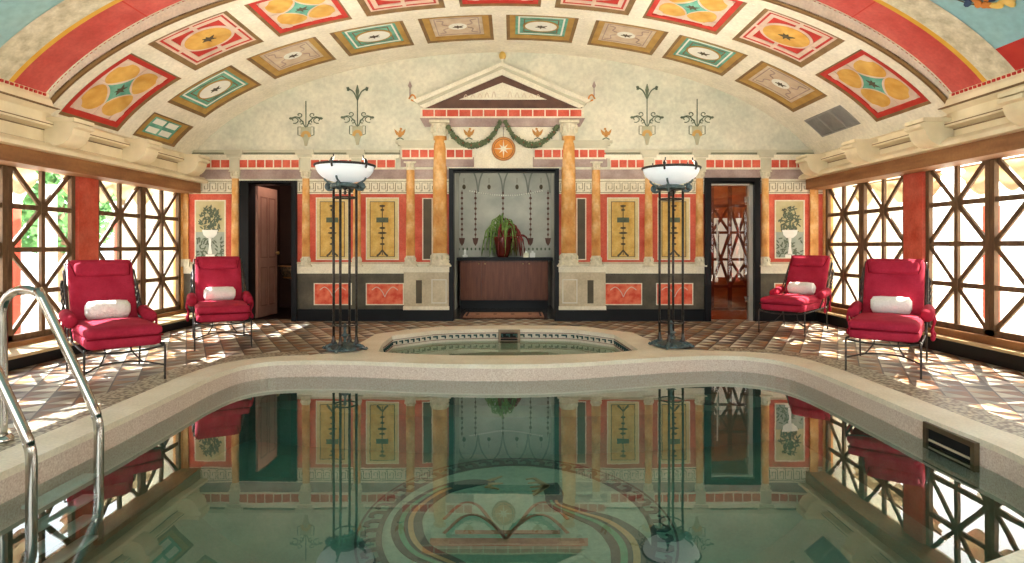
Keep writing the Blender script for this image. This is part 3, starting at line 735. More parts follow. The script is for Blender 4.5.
# ---- coffers
def coffer(s0, s1, y0, y1, typ, label):
    cs, cy_ = (s0+s1)/2, (y0+y1)/2; hs, hy = (s1-s0)/2, (y1-y0)/2
    r = empty('ceiling_coffer', arc(cs, cy_, -DEP), label, 'coffer', 'painted coffers of the vault')
    fm = lambda a, b, h: arc(cs+a*hs, cy_+b*hy, -DEP+h)
    def RP(k, n=10, k2=None): return rectpts(-k, k, -(k2 or k), (k2 or k), n)
    def ringp(nm, ko, ki, h, mt, hi=None, lab=None): mb = MB(); mb.ring(RP(ko), RP(ki), fm, h, 0, hi); return part(nm, mb, mt, r, lab)
    def fieldp(nm, pts, h, mt, rings=5, c=(0, 0)): mb = MB(); mb.star(pts, c, fm, h, 0, rings); return part(nm, mb, mt, r)
    def bird(h=.02, q=1.0):
        mb = MB(); P = [(0, -.07), (.03, -.02), (.12, -.05), (.06, .02), (.10, .06), (.02, .04), (0, .10), (-.03, .04), (-.11, .03), (-.05, -.01), (-.07, -.05), (-.02, -.03)]
        mb.star([(a*q*1.5, b*q*1.5) for a, b in P], (0, 0), fm, h, .01, 1); part('bird', mb, inkd, r)
    if typ == 'diamond':
        ringp('moulding', .998, .93, .05, bmould, .035); ringp('red_band', .93, .80, .03, cred)
        fieldp('field', RP(.80), .012, pink); [fieldp('ochre_lobe', ellpts(a_*.36, b_*.36, .36, .34, 28, 2.3), .016, cochre, 4, (a_*.36, b_*.36)) for a_ in (-1, 1) for b_ in (-1, 1)]
        P = []
        for i in range(48):
            t = 2*PI*i/48; c, s_ = math.cos(t), math.sin(t); P.append((.44*math.copysign(abs(c)**3, c), .44*math.copysign(abs(s_)**3, s_)))
        fieldp('diamond_outline', [(a*1.25, b*1.25) for a, b in P], .019, pink); fieldp('diamond', P, .022, teal); bird(.026)
        for k in range(4):
            t = PI/4+k*PI/2; c = (.66*math.copysign(1, math.cos(t)), .66*math.copysign(1, math.sin(t)))
            mb = MB(); mb.star(ellpts(c[0], c[1], .10, .19, 14, 2, math.atan2(c[1], c[0])), c, fm, .020, .012); part('corner_shell', mb, pink, r)
        for a, b in (((0, .36), (0, .78)), ((0, -.36), (0, -.78)), ((.36, 0), (.78, 0)), ((-.36, 0), (-.78, 0))):
            mb = MB(); mb.ribbon([a, b], .05, fm, .0195, .012); part('divider', mb, pink, r)
    elif typ == 'red':
        ringp('moulding', .998, .86, .05, bmould, .03, 'brown outer moulding'); ringp('pink_band', .86, .80, .028, pink); ringp('red_line', .80, .74, .024, cred); ringp('cream_band', .74, .62, .022, pink)
        fieldp('red_field', RP(.62), .010, cred); fieldp('oval_rim', ellpts(0, 0, .66, .50, 40), .016 if True else 0, pink); fieldp('oval', ellpts(0, 0, .58, .43, 40), .020, cochre); bird(.026, 1.1)
        for a, b in (((.66, 0), (.80, 0)), ((-.66, 0), (-.80, 0)), ((0, .5), (0, .80)), ((0, -.5), (0, -.80))):
            mb = MB(); mb.ribbon([a, b], .09, fm, .026, .012); part('tie_bar', mb, pink, r)
    elif typ == 'green':
        ringp('moulding', .998, .90, .05, bmould, .04); ringp('gold_band', .90, .74, .036, gold, .022)
        fieldp('green_field', RP(.74), .010, teal); ringp('cream_line', .66, .61, .014, whitep); ringp('brown_line', .50, .47, .014, bmould)
        fieldp('oval_rim', ellpts(0, 0, .52, .42, 40), .018, gold); fieldp('oval', ellpts(0, 0, .46, .36, 40), .021, whitep); bird(.026)
    elif typ == 'pale':
        ringp('moulding', .998, .90, .05, bmould, .04); ringp('gold_band', .90, .72, .036, gold, .022)
        fieldp('pale_field', RP(.72), .010, pale); ringp('mauve_line', .62, .595, .014, mauve)
        fieldp('oval', ellpts(0, 0, .26, .22, 28), .016, whitep); bird(.022, .9)
        for sx_ in (-1, 1):
            for sy_ in (-1, 1):
                mb = MB(); mb.ribbon(catmull([(sx_*.55, sy_*.5), (sx_*.38, sy_*.42), (sx_*.42, sy_*.2), (sx_*.28, sy_*.1)], 5), .03, fm, .015, .01); part('scroll', mb, mauve, r)
    elif typ == 'small':
        ringp('moulding', .998, .86, .05, bmould, .035); ringp('gold_band', .86, .66, .03, gold, .02); fieldp('green_field', RP(.66, 10, .66), .010, teal)
        for a in (-.34, .34):
            for b in (-.3, .3): mb = MB(); mb.star(rectpts(a-.2, a+.2, b-.24, b+.24, 2), (a, b), fm, .016, .01); part('white_tablet', mb, whitep, r)
ordn = ['first', 'second', 'third', 'fourth', 'fifth']
for s0, s1, k in row1:
    side = 'left' if s0 < 0 else 'right'; c = 'left' if s0 < 0 else 'right'
    if k == 9:
        if s0 < 0: coffer(s0, s1, *R1, 'small', 'small green coffer at the left foot of the vault by the back wall')
        else:
            r = empty('ceiling_vent', arc((s0+s1)/2, 8.62, -.03), 'grey louvred air grille at the right foot of the vault', 'vent')
            fm = lambda a, b, h: arc(a, b, h-DEP)
            mb = MB(); mb.ring(rectpts(s0+.005, s1-.005, R1[0]+.005, R1[1]-.005, 6), rectpts(s0+.03, s1-.03, R1[0]+.03, R1[1]-.03, 6), fm, .058); part('frame', mb, greym, r)
            mb = MB(); mb.star(rectpts(s0+.03, s1-.03, R1[0]+.03, R1[1]-.03, 6), ((s0+s1)/2, 8.62), fm, .02, 0, 4); part('backing', mb, M('vent_dark', '#2c2a28', '#383633', 9, .8), r)
            mb = MB(); 
            for q in range(17):
                a = s0+.045+(s1-s0-.09)*q/16; mb.ribbon([(a, R1[0]+.03), (a, R1[1]-.03)], .011, fm, .05, .02)
            for b in (8.45, 8.8): mb.ribbon([(s0+.03, b), (s1-.03, b)], .02, fm, .052, .02)
            part('louvre', mb, greym, r)
    else:
        typ = ('pale', 'green')[k % 2] if s0 < 0 else ('green', 'pale')[k % 2]
        coffer(s0, s1, *R1, typ, '%s coffer by the back wall, %s to the %s of the crown' % ({'pale': 'pale beige', 'green': 'green oval'}[typ], ordn[k], side))
for s0, s1, k in row2:
    side = 'left' if s0 < 0 else 'right'; typ = 'diamond' if k % 2 == 0 else 'red'
    nm = {'diamond': 'yellow coffer with green diamond', 'red': 'red coffer with yellow oval'}[typ]
    coffer(s0, s1, *R2, typ, nm+(', at the crown of the vault' if k == 0 else ', front row, %s from crown toward the %s' % (ordn[k-1], side)))

# ================================================================== BACK WALL
def WX(px): return (px-CX)*YB/F
def WZ(py): return CAMZ+(CY-py)*YB/F
fW = lambda u, v, h: (u, YB-.0015-h, v)
def pxr(mb, x0, y0, x1, y1, h, h0=0):
    a, b = WX(x0), WX(x1); c, d = WZ(y1), WZ(y0); return mb.box(a, b, YB-h, YB-h0, c, d)
bw = MB(); HX = [(240+8, 294, 183), (451.5, 556.5, 170), (708, 756, 181)]
xs = [WX(120)]+[v for a, b, _ in HX for v in (WX(a), WX(b))]+[WX(900)]
for i in range(0, 8, 2): bw.box(xs[i], xs[i+1], YB, YB+.2, -.05, WZ(160))
for a, b, t in HX: bw.box(WX(a), WX(b), YB, YB+.2, WZ(t), WZ(160))
bw.box(WX(120), WX(900), YB, YB+.2, WZ(160), 4.6)
struct('wall_back', bw, lunette)
# ground coats as parts of the wall
def coat(name, rects, mt, h=.002): 
    mb = MB()
    for r in rects: pxr(mb, *r, h)
    return struct(name, mb, mt)
SEG = [(176, 240), (297.5, 404), (404, 449), (558.5, 604), (604, 704), (759.5, 826)]
coat('trim_red_ground', [(a, 194, b, 262) for a, b in SEG], red, .003)
coat('trim_mauve_band', [(176, 169.5, 449, 179)]+[(558.5, 169.5, 826, 179)], mauve, .004)
coat('trim_cream_band', [(a, 179, b, 194) for a, b in SEG], cream, .004)
coat('trim_rail', [(a, 264, b, 273.5) for a, b in (SEG[0], SEG[1], SEG[4], SEG[5])], cream, .02)
coat('trim_rail_line', [(a, 262, b, 264) for a, b in SEG], stonep, .03)
coat('trim_dado', [(a, 273.5, b, 310) for a, b in SEG], olive, .006)
coat('baseboard_back', [(176, 309, 240, 322), (297.5, 309, 449, 322), (558.5, 309, 704, 322), (759.5, 309, 826, 322)], black, .03)
# meander band
mb = MB()
for a, b in SEG:
    x = a+2
    while x+8 < b:
        for q in ([(x, 191), (x, 183), (x+6, 183), (x+6, 189), (x+2.5, 189), (x+2.5, 186)],):
            mb.ribbon([(WX(p), WZ(r)) for p, r in q], .012, fW, .007, .003)
        mb.ribbon([(WX(x+6), WZ(191)), (WX(x+8), WZ(191))], .012, fW, .007, .003); x += 8
    for yy in (181.3, 192.6): mb.ribbon([(WX(a), WZ(yy)), (WX(b), WZ(yy))], .010, fW, .007, .003)
struct('trim_meander', mb, M('meander_line', '#7d7458', '#8f8666', 20, .8))
# red tablets of the long frieze and the cornice above
def tablets(nm, x0, x1, y0, y1, w_, h):
    root = MB(); pxr(root, x0, y0-1.5, x1, y1+1.5, h, 0); o = struct(nm, root, cream)
    mb = MB(); n = max(1, round((x1-x0)/w_)); wd = (x1-x0)/n
    for i in range(n): pxr(mb, x0+i*wd+.7, y0+.3, x0+(i+1)*wd-.7, y1-.3, h+.006, h)
    t = lpart('red_tablets', mb, red, o); return o
for i, (a, b) in enumerate(((183, 231), (240, 300), (311, 396), (610, 644), (654, 696), (705, 760), (770, 822))): tablets('trim_frieze_%d' % (i+1), a, b, 160, 168, 9, .03)
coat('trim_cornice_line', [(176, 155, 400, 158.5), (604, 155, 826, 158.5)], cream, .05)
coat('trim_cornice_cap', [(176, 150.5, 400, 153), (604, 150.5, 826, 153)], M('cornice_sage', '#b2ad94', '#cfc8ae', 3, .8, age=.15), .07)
coat('trim_cornice_shade', [(176, 153, 400, 155), (604, 153, 826, 155)], M('fresco_sage_dark', '#6e6f5a', '#85846c', 3, .8), .045)  # darker sage strip beneath the cap
for i, x in enumerate((235.5, 306, 357, 648.5, 700, 765)):
    mb = MB(); pxr(mb, x-5, 158, x+5, 172, .045); pxr(mb, x-9, 150.5, x+9, 155, .09); pxr(mb, x-7, 155, x+7, 158, .07)
    struct('trim_block_%d' % (i+1), mb, M('cornice_sage', '', '') )
# raised entablatures over the inner columns
for sd, a, b in (('left', 397, 478), ('right', 529, 611)):
    o = tablets('trim_entablature_'+sd, a+5, b-5, 150, 158, 9, .04)
    mb = MB(); pxr(mb, a+4, 157.5, b-4, 167, .036); lpart('mauve_band', mb, mauve, o)
    mb = MB()
    for j, (e, y0, y1) in enumerate(((4, 146, 148.5), (1.5, 143.5, 146), (-1, 141, 143.5))): pxr(mb, a+e, y0, b-e, y1, .045+.01*j)
    lpart('cornice', mb, M('cornice_sage', '', ''), o)
coat('trim_white_ground', [(449, 126, 559, 169)], cream, .003)

# ---- columns
def column(name, x, wpx, ytop, yshaft0, yshaft1, ybase, depth, label, group):
    X = WX(x); w_ = wpx*YB/F/2; r = empty(name, (X, YB, WZ(ybase)), label, 'column', group)
    z0, z1 = WZ(yshaft1), WZ(yshaft0); sy = depth/w_
    part('shaft', MB().lathe([(w_*1.02, z0), (w_, z0+(z1-z0)*.4), (w_*.9, z1)], (X, YB, 0), 14, half=True, sy=sy), ochre, r)
    zt = WZ(ytop); h = zt-z1; mb = MB()
    mb.lathe([(w_*.92, z1-.01), (w_*1.0, z1+h*.1), (w_*.95, z1+h*.2), (w_*1.05, z1+h*.55), (w_*1.25, z1+h*.8)], (X, YB, 0), 14, half=True, sy=sy)
    mb.box(X-w_*1.35, X+w_*1.35, YB-depth*1.45, YB, zt-h*.18, zt)
    for k in range(5):
        t = PI+PI*(k+.5)/5
        for lv in (.25, .5): mb.ball((X+w_*1.08*math.cos(t), YB+depth*1.1*math.sin(t), z1+h*(lv+.1)), w_*.26, 5, (1, .6, 1.6*h/w_*.3+.6))
    part('capital', mb, cap, r)
    zb = WZ(ybase); h = z0-zb; mb = MB()
    mb.lathe([(w_*1.5, zb+h*.05), (w_*1.5, zb+h*.2), (w_*1.3, zb+h*.3), (w_*1.4, zb+h*.45), (w_*1.05, zb+h*.6), (w_*1.12, zb+h*.8), (w_*1.02, z0+.005)], (X, YB, 0), 14, half=True, sy=sy)
    mb.box(X-w_*1.6, X+w_*1.6, YB-depth*1.6, YB, zb, zb+h*.12)
    for k in range(4):
        t = PI+PI*(k+.5)/4; mb.ball((X+w_*1.15*math.cos(t), YB+depth*1.15*math.sin(t), zb+h*.7), w_*.26, 5, (1, .6, 1.8))
    part('base', mb, cap, r)
    return r
column('tall_column', 440, 14.5, 121.5, 136, 253.5, 266.5, .10, 'tall orange marbled column left of the alcove, carrying the pediment', 'columns of the temple front')
column('tall_column', 568.5, 14.5, 121.5, 136, 253.5, 266.5, .10, 'tall orange marbled column right of the alcove, carrying the pediment', 'columns of the temple front')
column('column', 410.5, 9, 162, 169.5, 256, 266.5, .05, 'shorter orange column just outside the left pediment column', 'columns beside the temple front')
column('column', 596, 9, 162, 169.5, 256, 266.5, .05, 'shorter orange column just outside the right pediment column', 'columns beside the temple front')
for x, lb in ((235.5, 'slender orange column left of the left doorway'), (306, 'slender orange column right of the left doorway'), (357, 'slender orange column partly hidden behind the left floor lamp'),
              (648.5, 'slender orange column between the two right yellow panels'), (699.5, 'slender orange column left of the glass door'), (765, 'slender orange column right of the glass door')):
    column('column', x, 8, 171, 178, 257, 266.5, .04, lb, 'slender columns of the back wall')
for x, lb in ((185, 'orange pilaster in the left corner of the back wall'), (813.5, 'orange pilaster in the right corner of the back wall')):
    r = empty('corner_pilaster', (WX(x), YB, WZ(267)), lb, 'pilaster'); mb = MB(); pxr(mb, x-4, 181, x+4, 259, .03); part('shaft', mb, ochre, r)
    mb = MB(); pxr(mb, x-5.5, 175, x+5.5, 181, .045); part('capital', mb, cap, r); mb = MB(); pxr(mb, x-5.5, 259, x+5.5, 266.5, .045); part('base', mb, cap, r)

# ---- pedestals beneath the inner columns
for sd, a, b, d0, d1, p0, p1 in (('left', 404.5, 449, 416.6, 422.5, 432, 447), ('right', 559, 605, 587, 593, 562, 577)):
    r = empty('pedestal', (WX((a+b)/2), YB, WZ(310)), 'pale stone pedestal under the columns %s of the alcove' % sd, 'pedestal', 'pedestals')
    mb = MB(); pxr(mb, a, 267, b, 309, .06); part('body', mb, stonep, r)
    mb = MB(); pxr(mb, a-.5, 266.5, b+.5, 272, .10); pxr(mb, a-.5, 306, b+.5, 309.5, .08); part('cap_and_foot', mb, cream, r)
    mb = MB(); pxr(mb, d0, 280, d1, 303, .066, .05); part('dark_inset', mb, greyd, r)
    mb = MB(); mb.ring(rectpts(WX(p0), WX(p1), WZ(303), WZ(279)), rectpts(WX(p0+1), WX(p1-1), WZ(302), WZ(280)), fW, .068, .05); part('inset_frame', mb, stonegrey, r)

# ---- painted wall panels
def frame_rect(mb, x0, y0, x1, y1, t, h, h0=0):
    mb.ring(rectpts(WX(x0), WX(x1), WZ(y1), WZ(y0)), rectpts(WX(x0+t), WX(x1-t), WZ(y1-t), WZ(y0+t)), fW, h, h0)
def candelabrum(root, x, h):
    mb = MB(); Z = WZ; q = lambda a, b: (WX(x+a), Z(b))
    mb.ribbon([q(0, 205), q(0, 255)], .014, fW, h, h-.004)
    for yy, w_ in ((206, 3), (210, 2), (228, 3), (233, 4.5), (238, 2), (244, 2.5)): mb.star(ellpts(WX(x), Z(yy), w_*.016, .018, 12), q(0, yy), fW, h+.002, h-.004)
    mb.ribbon([q(-5.5, 256), q(-3, 254), q(0, 250), q(3, 254), q(5.5, 256)], .03, fW, h+.001, h-.004)
    part('candelabrum', mb, inkd, root)
    mb = MB(); pxr(mb, x-6, 217.5, x+6, 222.5, h+.003, h-.004); part('tablet', mb, inkg, root)
for a, b, lb in ((311, 354, 'yellow panel with candelabrum in a red frame, behind the left floor lamp'), (361, 404, 'yellow panel with candelabrum in a red frame, just left of the pediment'),
                 (602, 644, 'yellow panel with candelabrum in a red frame, just right of the pediment'), (652.5, 695, 'yellow panel with candelabrum in a red frame, behind the right floor lamp')):
    r = empty('wall_panel', (WX((a+b)/2), YB, WZ(262)), lb, 'wall panel', 'yellow candelabrum panels')
    mb = MB(); frame_rect(mb, a+5, 197.5, b-5, 260, 1, .008); part('cream_line', mb, cream, r)
    mb = MB(); pxr(mb, a+6, 198.5, b-6, 259, .005); part('yellow_ground', mb, M('panel_straw', '#d2bd84', '#e2d09c', 7, .7, fine=40), r)
    mb = MB(); pxr(mb, a+9.5, 202, b-9.5, 256.5, .008); part('yellow_field', mb, yellow, r)
    mb = MB(); frame_rect(mb, a+9, 201.5, b-9, 257, .6, .010); part('inner_line', mb, olive, r)
    candelabrum(r, (a+b)/2, .013)
for a, b, px_, lb in ((190, 231, -1, 'painted panel of a tree behind a white fountain, at the left end of the back wall'), (769.5, 809.5, 1, 'painted panel of a tree behind a white fountain, at the right end of the back wall')):
    r = empty('wall_panel', (WX((a+b)/2), YB, WZ(262)), lb, 'wall panel', 'fountain panels')
    mb = MB(); frame_rect(mb, a+5, 200, b-5, 258.5, 1.2, .01); part('cream_line', mb, cream, r)
    mb = MB(); pxr(mb, a+6, 201, b-6, 258, .006); part('landscape', mb, picbg, r)
    mb = MB(); pxr(mb, a+6, 232, b-6, 258, .008); part('water_scene', mb, picbg2, r)
    c = (a+b)/2; mb = MB()
    for k in range(170):
        ang = random.uniform(0, 2*PI); rr = math.sqrt(random.random()); x = c+rr*10.5*math.cos(ang); yy = 221+rr*15*math.sin(ang)
        if k > 120: x = random.uniform(a+7, b-7); yy = random.uniform(238, 256)
        x = max(a+8, min(b-8, x)); yy = max(204, min(256, yy))
        p = (WX(x), WZ(yy)); mb.star(ellpts(p[0], p[1], .035, .011, 6, 2, random.random()*3), p, fW, .011+.0001*(k % 17), .006)
    mb.ribbon([(WX(c), WZ(240)), (WX(c), WZ(210))], .015, fW, .011, .006)
    part('foliage', mb, inkg, r)
    mb = MB(); q = lambda dx, yy: (WX(c+dx), WZ(yy))
    mb.star([q(-8, 230), q(8, 230), q(6.5, 235), q(3, 238), q(-3, 238), q(-6.5, 235)], q(0, 234), fW, .016, .006)
    mb.ribbon([q(0, 237), q(0, 246), q(0, 254)], [.05, .03, .07], fW, .016, .006); mb.ribbon([q(-4.5, 256), q(4.5, 256)], .05, fW, .016, .006)
    part('fountain', mb, whitep, r)
for a, b, lb in ((423.5, 431.5, 'narrow dark panel in a cream line left of the alcove'), (577.5, 585, 'narrow dark panel in a cream line right of the alcove')):
    r = empty('wall_panel', (WX((a+b)/2), YB, WZ(260)), lb, 'wall panel', 'narrow dark panels')
    mb = MB(); frame_rect(mb, a-1.2, 198, b+1.2, 260, 1, .009); part('cream_line', mb, cream, r)
    mb = MB(); pxr(mb, a, 199, b, 259, .007); part('dark_field', mb, greyd, r)
for a, b, lb in ((207, 228, 'behind the chair at the left end'), (314, 352, 'behind the left floor lamp'), (366, 404, 'left of the left pedestal'), (604.5, 642, 'right of the right pedestal'), (656, 693, 'behind the right floor lamp'), (774, 806, 'behind the chair at the right end')):
    r = empty('dado_panel', (WX((a+b)/2), YB, WZ(306)), 'red marbled panel low on the back wall, '+lb, 'dado panel', 'red dado panels')
    mb = MB(); frame_rect(mb, a, 283, b, 305, 1, .014); part('cream_line', mb, cream, r)
    mb = MB(); pxr(mb, a+.8, 284, b-.8, 304.2, .010); part('red_field', mb, redp, r)
    mb = MB(); c = (a+b)/2
    for sgn in (-1, 1): mb.ribbon(catmull([(WX(c+sgn*13), WZ(290)), (WX(c+sgn*8), WZ(287)), (WX(c+sgn*3), WZ(291)), (WX(c), WZ(297))], 5), .012, fW, .013, .008)
    part('scroll', mb, pink, r)

# ---- pediment
pr = empty('pediment', (WX(502), YB, WZ(127)), 'large painted triangular pediment over the alcove', 'pediment')
def tri(mb, P, h, h0=0): mb.star([(WX(a), WZ(b)) for a, b in P], (sum(WX(a) for a, b in P)/len(P), sum(WZ(b) for a, b in P)/len(P)), fW, h, h0)
def rake(nm, o, i, h, mt, h0=0):
    mb = MB()
    for sgn in (-1, 1):
        P = [(502+sgn*o[0], o[1]), (502, o[2]), (502, i[2]), (502+sgn*i[0], i[1])]
        n = 4; vs = [fW(WX(a), WZ(b), hh) for hh in (h, h0) for a, b in P]; mb.add(vs, [(0, 1, 2, 3), (0, 1, 5, 4), (1, 2, 6, 5), (2, 3, 7, 6), (3, 0, 4, 7)])
    return part(nm, mb, mt, pr)
sage = MAT['cornice_sage']
mb = MB(); tri(mb, [(432, 101), (574, 101), (502, 73)], .02); part('tympanum', mb, brownp, pr)
mb = MB(); tri(mb, [(459, 100), (547, 100), (502.5, 83)], .026, .02); part('tympanum_field', mb, cream, pr)
mb = MB(); pxr(mb, 424, 100.6, 582, 108.8, .035); part('dark_band', mb, brownp, pr)
rake('outer_raking_moulding', (88, 101.5, 64), (84, 104.5, 67.5), .10, cream); rake('middle_raking_moulding', (84, 104.5, 67.5), (82, 106.5, 70), .075, sage); rake('inner_raking_moulding', (82, 106.5, 70), (77, 109, 75.5), .055, cream)
mb = MB(); pxr(mb, 421, 109, 584, 118.6, .05); fz = part('frieze_ground', mb, cream, pr)
mb = MB()
for k in range(13): pxr(mb, 423+k*12.25, 110.6, 434+k*12.25, 117, .056, .05)
part('red_tablets', mb, red, pr)
mb = MB(); tri(mb, [(420, 118.6), (585, 118.6), (580, 127), (425, 127)], .042); part('mauve_band', mb, mauve, pr)
mb = MB()
for sgn in (-1, 1):
    for k in range(5):
        mb.ribbon(catmull([(WX(502+sgn*(6+k*7)), WZ(98)), (WX(502+sgn*(8+k*7)), WZ(95-max(0, 3-k))), (WX(502+sgn*(10+k*7)), WZ(98))], 4), .012, fW, .03, .024)
part('leaf_relief', mb, pale, pr)
# acroteria
def finial(x, y, sgn, lb):
    r = empty('roof_ornament', (WX(x), YB, WZ(y+14)), lb, 'painted ornament', 'corner ornaments of the pediment')
    mb = MB(); mb.ribbon([(WX(x), WZ(y+12)), (WX(x), WZ(y+2))], .014, fW, .012); mb.star([(WX(x-2), WZ(y)), (WX(x), WZ(y-5)), (WX(x+2), WZ(y)), (WX(x), WZ(y+3))], (WX(x), WZ(y)), fW, .014); part('spear', mb, mauve, r)
    mb = MB(); mb.ribbon(catmull([(WX(x+sgn*1), WZ(y+13)), (WX(x-sgn*2), WZ(y+9)), (WX(x-sgn*5), WZ(y+11)), (WX(x-sgn*5), WZ(y+15)), (WX(x-sgn*1), WZ(y+14))], 5), .022, fW, .012); part('scroll', mb, orangep, r)
finial(410, 86, -1, 'small painted spear and scroll on the left corner of the pediment'); finial(594, 86, 1, 'small painted spear and scroll on the right corner of the pediment')
r = empty('finial', (WX(502.5), YB, WZ(63)), 'gold acorn finial on the peak of the pediment', 'finial')
part('acorn', MB().ball((WX(502.5), YB-.04, WZ(56.5)), .055, 8, (1, .6, 1.25)), M('gilt', '#c8a04a', '#d8b464', 5, .4), r); part('stem', MB().lathe([(.03, 0), (.015, .03), (.03, .06)], (WX(502.5), YB-.04, WZ(64)), 10), cream, r)
# eagles
for x, lb in ((400, 'small gold eagle standing on the left end of the left raised cornice'), (469, 'small gold eagle above the left garland'), (537.5, 'small gold eagle above the right garland'), (606, 'small gold eagle standing on the right end of the right raised cornice')):
    q = lambda dx, dy: (WX(x+dx), WZ(133+dy)); s_ = 1 if x < 500 else -1
    r = empty('painted_eagle', (WX(x), YB, WZ(140)), lb, 'painted bird', 'gold eagles of the back wall')
    mb = MB(); mb.star([q(-1.6, 4), q(1.6, 4), q(1.8, -1), q(.6*s_+.5, -3.5), q(-1.2, -2)], q(0, 1), fW, .012); mb.star(ellpts(*q(1*s_, -4), .02, .018, 10), q(1*s_, -4), fW, .013); part('body', mb, M('eagle_gold', '#a8743a', '#c08c4c', 20, .8), r)
    for sg_ in (-1, 1):
        mb = MB(); mb.star([q(sg_*1, 0), q(sg_*5.5, -4), q(sg_*5, -1), q(sg_*3.5, 2), q(sg_*1.2, 3)], q(sg_*3, -.3), fW, .011); part('wing', mb, M('eagle_gold', '', ''), r)
    mb = MB(); mb.ribbon([q(-3.5, 6.5), q(0, 4.8), q(3.5, 6.5)], .018, fW, .01); part('perch', mb, inkg, r)
# garlands
def garland(P, lb):
    pts = catmull([(WX(a), WZ(b)) for a, b in P], 12); r = empty('garland', (pts[len(pts)//2][0], YB, pts[len(pts)//2][1]), lb, 'garland', 'leaf garlands')
    mb = MB(); mb.tube([(u, YB-.05, v) for u, v in pts], .014, 6); part('cord', mb, inkd, r)
    mb = MB(); n = len(pts)
    for i, (u, v) in enumerate(pts):
        t = i/(n-1); wd = .02+.03*math.sin(PI*t)
        for k in range(7):
            a = random.uniform(0, 2*PI); c = (u+random.uniform(-.02, .02), v+math.cos(a)*wd*.7); p = ellpts(c[0], c[1],   .026, .011, 6, 2, random.random()*6)
            mb.star(p, c, fW, .055+.02*random.random(), .04)
    part('leaves', mb, M('garland_green', '#3f4a34', '#6a7450', 12, .8), r)
    for i in range(5, n-4, 8): part('berry', MB().ball((pts[i][0]+.01, YB-.085, pts[i][1]), .014, 5), M('berry', '#7a4a34', '#8f5a40', 9, .7), r)
garland([(448, 127), (455, 138), (466, 145), (478, 145.5), (491, 138), (500.5, 122)], 'green leaf garland hanging left of the round medallion')
garland([(505, 122), (514, 137), (526, 144.5), (538, 145), (549, 138), (557, 127)], 'green leaf garland hanging right of the round medallion')
# medallion
r = empty('wall_medallion', (WX(503.5), YB, WZ(149)), 'round orange medallion with an eight-pointed star above the alcove', 'medallion'); c = (WX(503.5), WZ(149))
mb = MB(); mb.star(ellpts(*c, .192, .192, 40), c, fW, .02); part('rim', mb, M('medallion_rim', '#9a6a44', '#b08058', 9, .7), r)
mb = MB(); mb.star(ellpts(*c, .172, .172, 40), c, fW, .026, .01); part('disc', mb, orangep, r)
mb = MB(); P = []
for k in range(16):
    a = PI*k/8; rr = .15 if k % 4 == 0 else (.10 if k % 2 == 0 else .035); P.append((c[0]+rr*math.cos(a), c[1]+rr*math.sin(a)))
mb.star(P, c, fW, .032, .02); part('star', mb, cream, r)
mb = MB(); mb.ring(ellpts(*c, .158, .158, 40), ellpts(*c, .150, .150, 40), fW, .03, .02); part('inner_ring', mb, brownp, r)
mb = MB(); mb.ribbon([(WX(503.3), WZ(137)), (WX(503.3), WZ(121))], .008, fW, .012); part('cord', mb, brownp, r)
# painted urns
def urn(x, ytop, ybot, flower, lb):
    r = empty('painted_urn', (WX(x), YB, WZ(ybot)), lb, 'painted urn', 'urns painted on the lunette'); q = lambda dx, y: (WX(x+dx), WZ(y)); b = ybot
    mb = MB(); mb.star([q(-5, b-19), q(5, b-19), q(5.4, b-12), q(2.5, b-6), q(1.2, b), q(-1.2, b), q(-2.5, b-6), q(-5.4, b-12)], q(0, b-12), fW, .008); part('body', mb, M('urn_sage', '#9c9a7e', '#b4b094', 9, .8), r)
    mb = MB(); mb.ribbon(catmull([q(-4, b-9), q(-2, b-13), q(2, b-13), q(4, b-9)], 4), .05, fW, .010, .004); part('gold_swag', mb, M('urn_gold', '#b8904e', '#c8a264', 9, .8), r)
    mb = MB()
    for s_ in (-1, 1):
        mb.ribbon([q(s_*5, b-19), q(s_*8, b-19), q(s_*8, b-11), q(s_*5, b-10)], .010, fW, .008)
        for (dx, dy, k) in ((12, 26, 1.0), (7, 31, .7), (5, 24, .6)):
            P = []
            for j in range(12):
                a = j/11*PI*1.9; rr = (4.6*k)*(1-j/15); P.append(q(s_*(dx-rr*.2+rr*math.cos(a+1.2)*1), b-dy+rr*math.sin(a+1.2)*.8))
            mb.ribbon(P, .014, fW, .008)
        mb.ribbon(catmull([q(s_*1, b-19), q(s_*4, b-25), q(s_*9, b-29), q(s_*14, b-28)], 4), .016, fW, .009)
        mb.star(ellpts(*q(s_*15, b-27.5), .03, .02, 8), q(s_*15, b-27.5), fW, .009)
    part('scrolls', mb, inkg, r)
    mb = MB(); mb.ribbon([q(0, b-18), q(0, ytop)], .014, fW, .009)
    if flower:
        for s_ in (-1, 1): mb.ribbon(catmull([q(0, ytop+14), q(s_*4, ytop+6), q(s_*9, ytop+3), q(s_*10, ytop+5)], 4), [.02]*8+[.07]*2+[.02]*3, fW, .010)
        mb.ribbon([q(0, ytop+12), q(0, ytop+5), q(0, ytop-1)], [.02, .06, .01], fW, .010)
    part('stem', mb, inkg, r)
urn(306, 101, 146, False, 'painted urn with scrolls and plain spike above the left doorway side'); urn(357.5, 86, 145, True, 'painted urn with tall leafy plume left of the pediment')
urn(647, 85, 145, True, 'painted urn with tall leafy plume right of the pediment'); urn(697, 99, 145, False, 'painted urn with scrolls and plain spike at the right, near the vault')

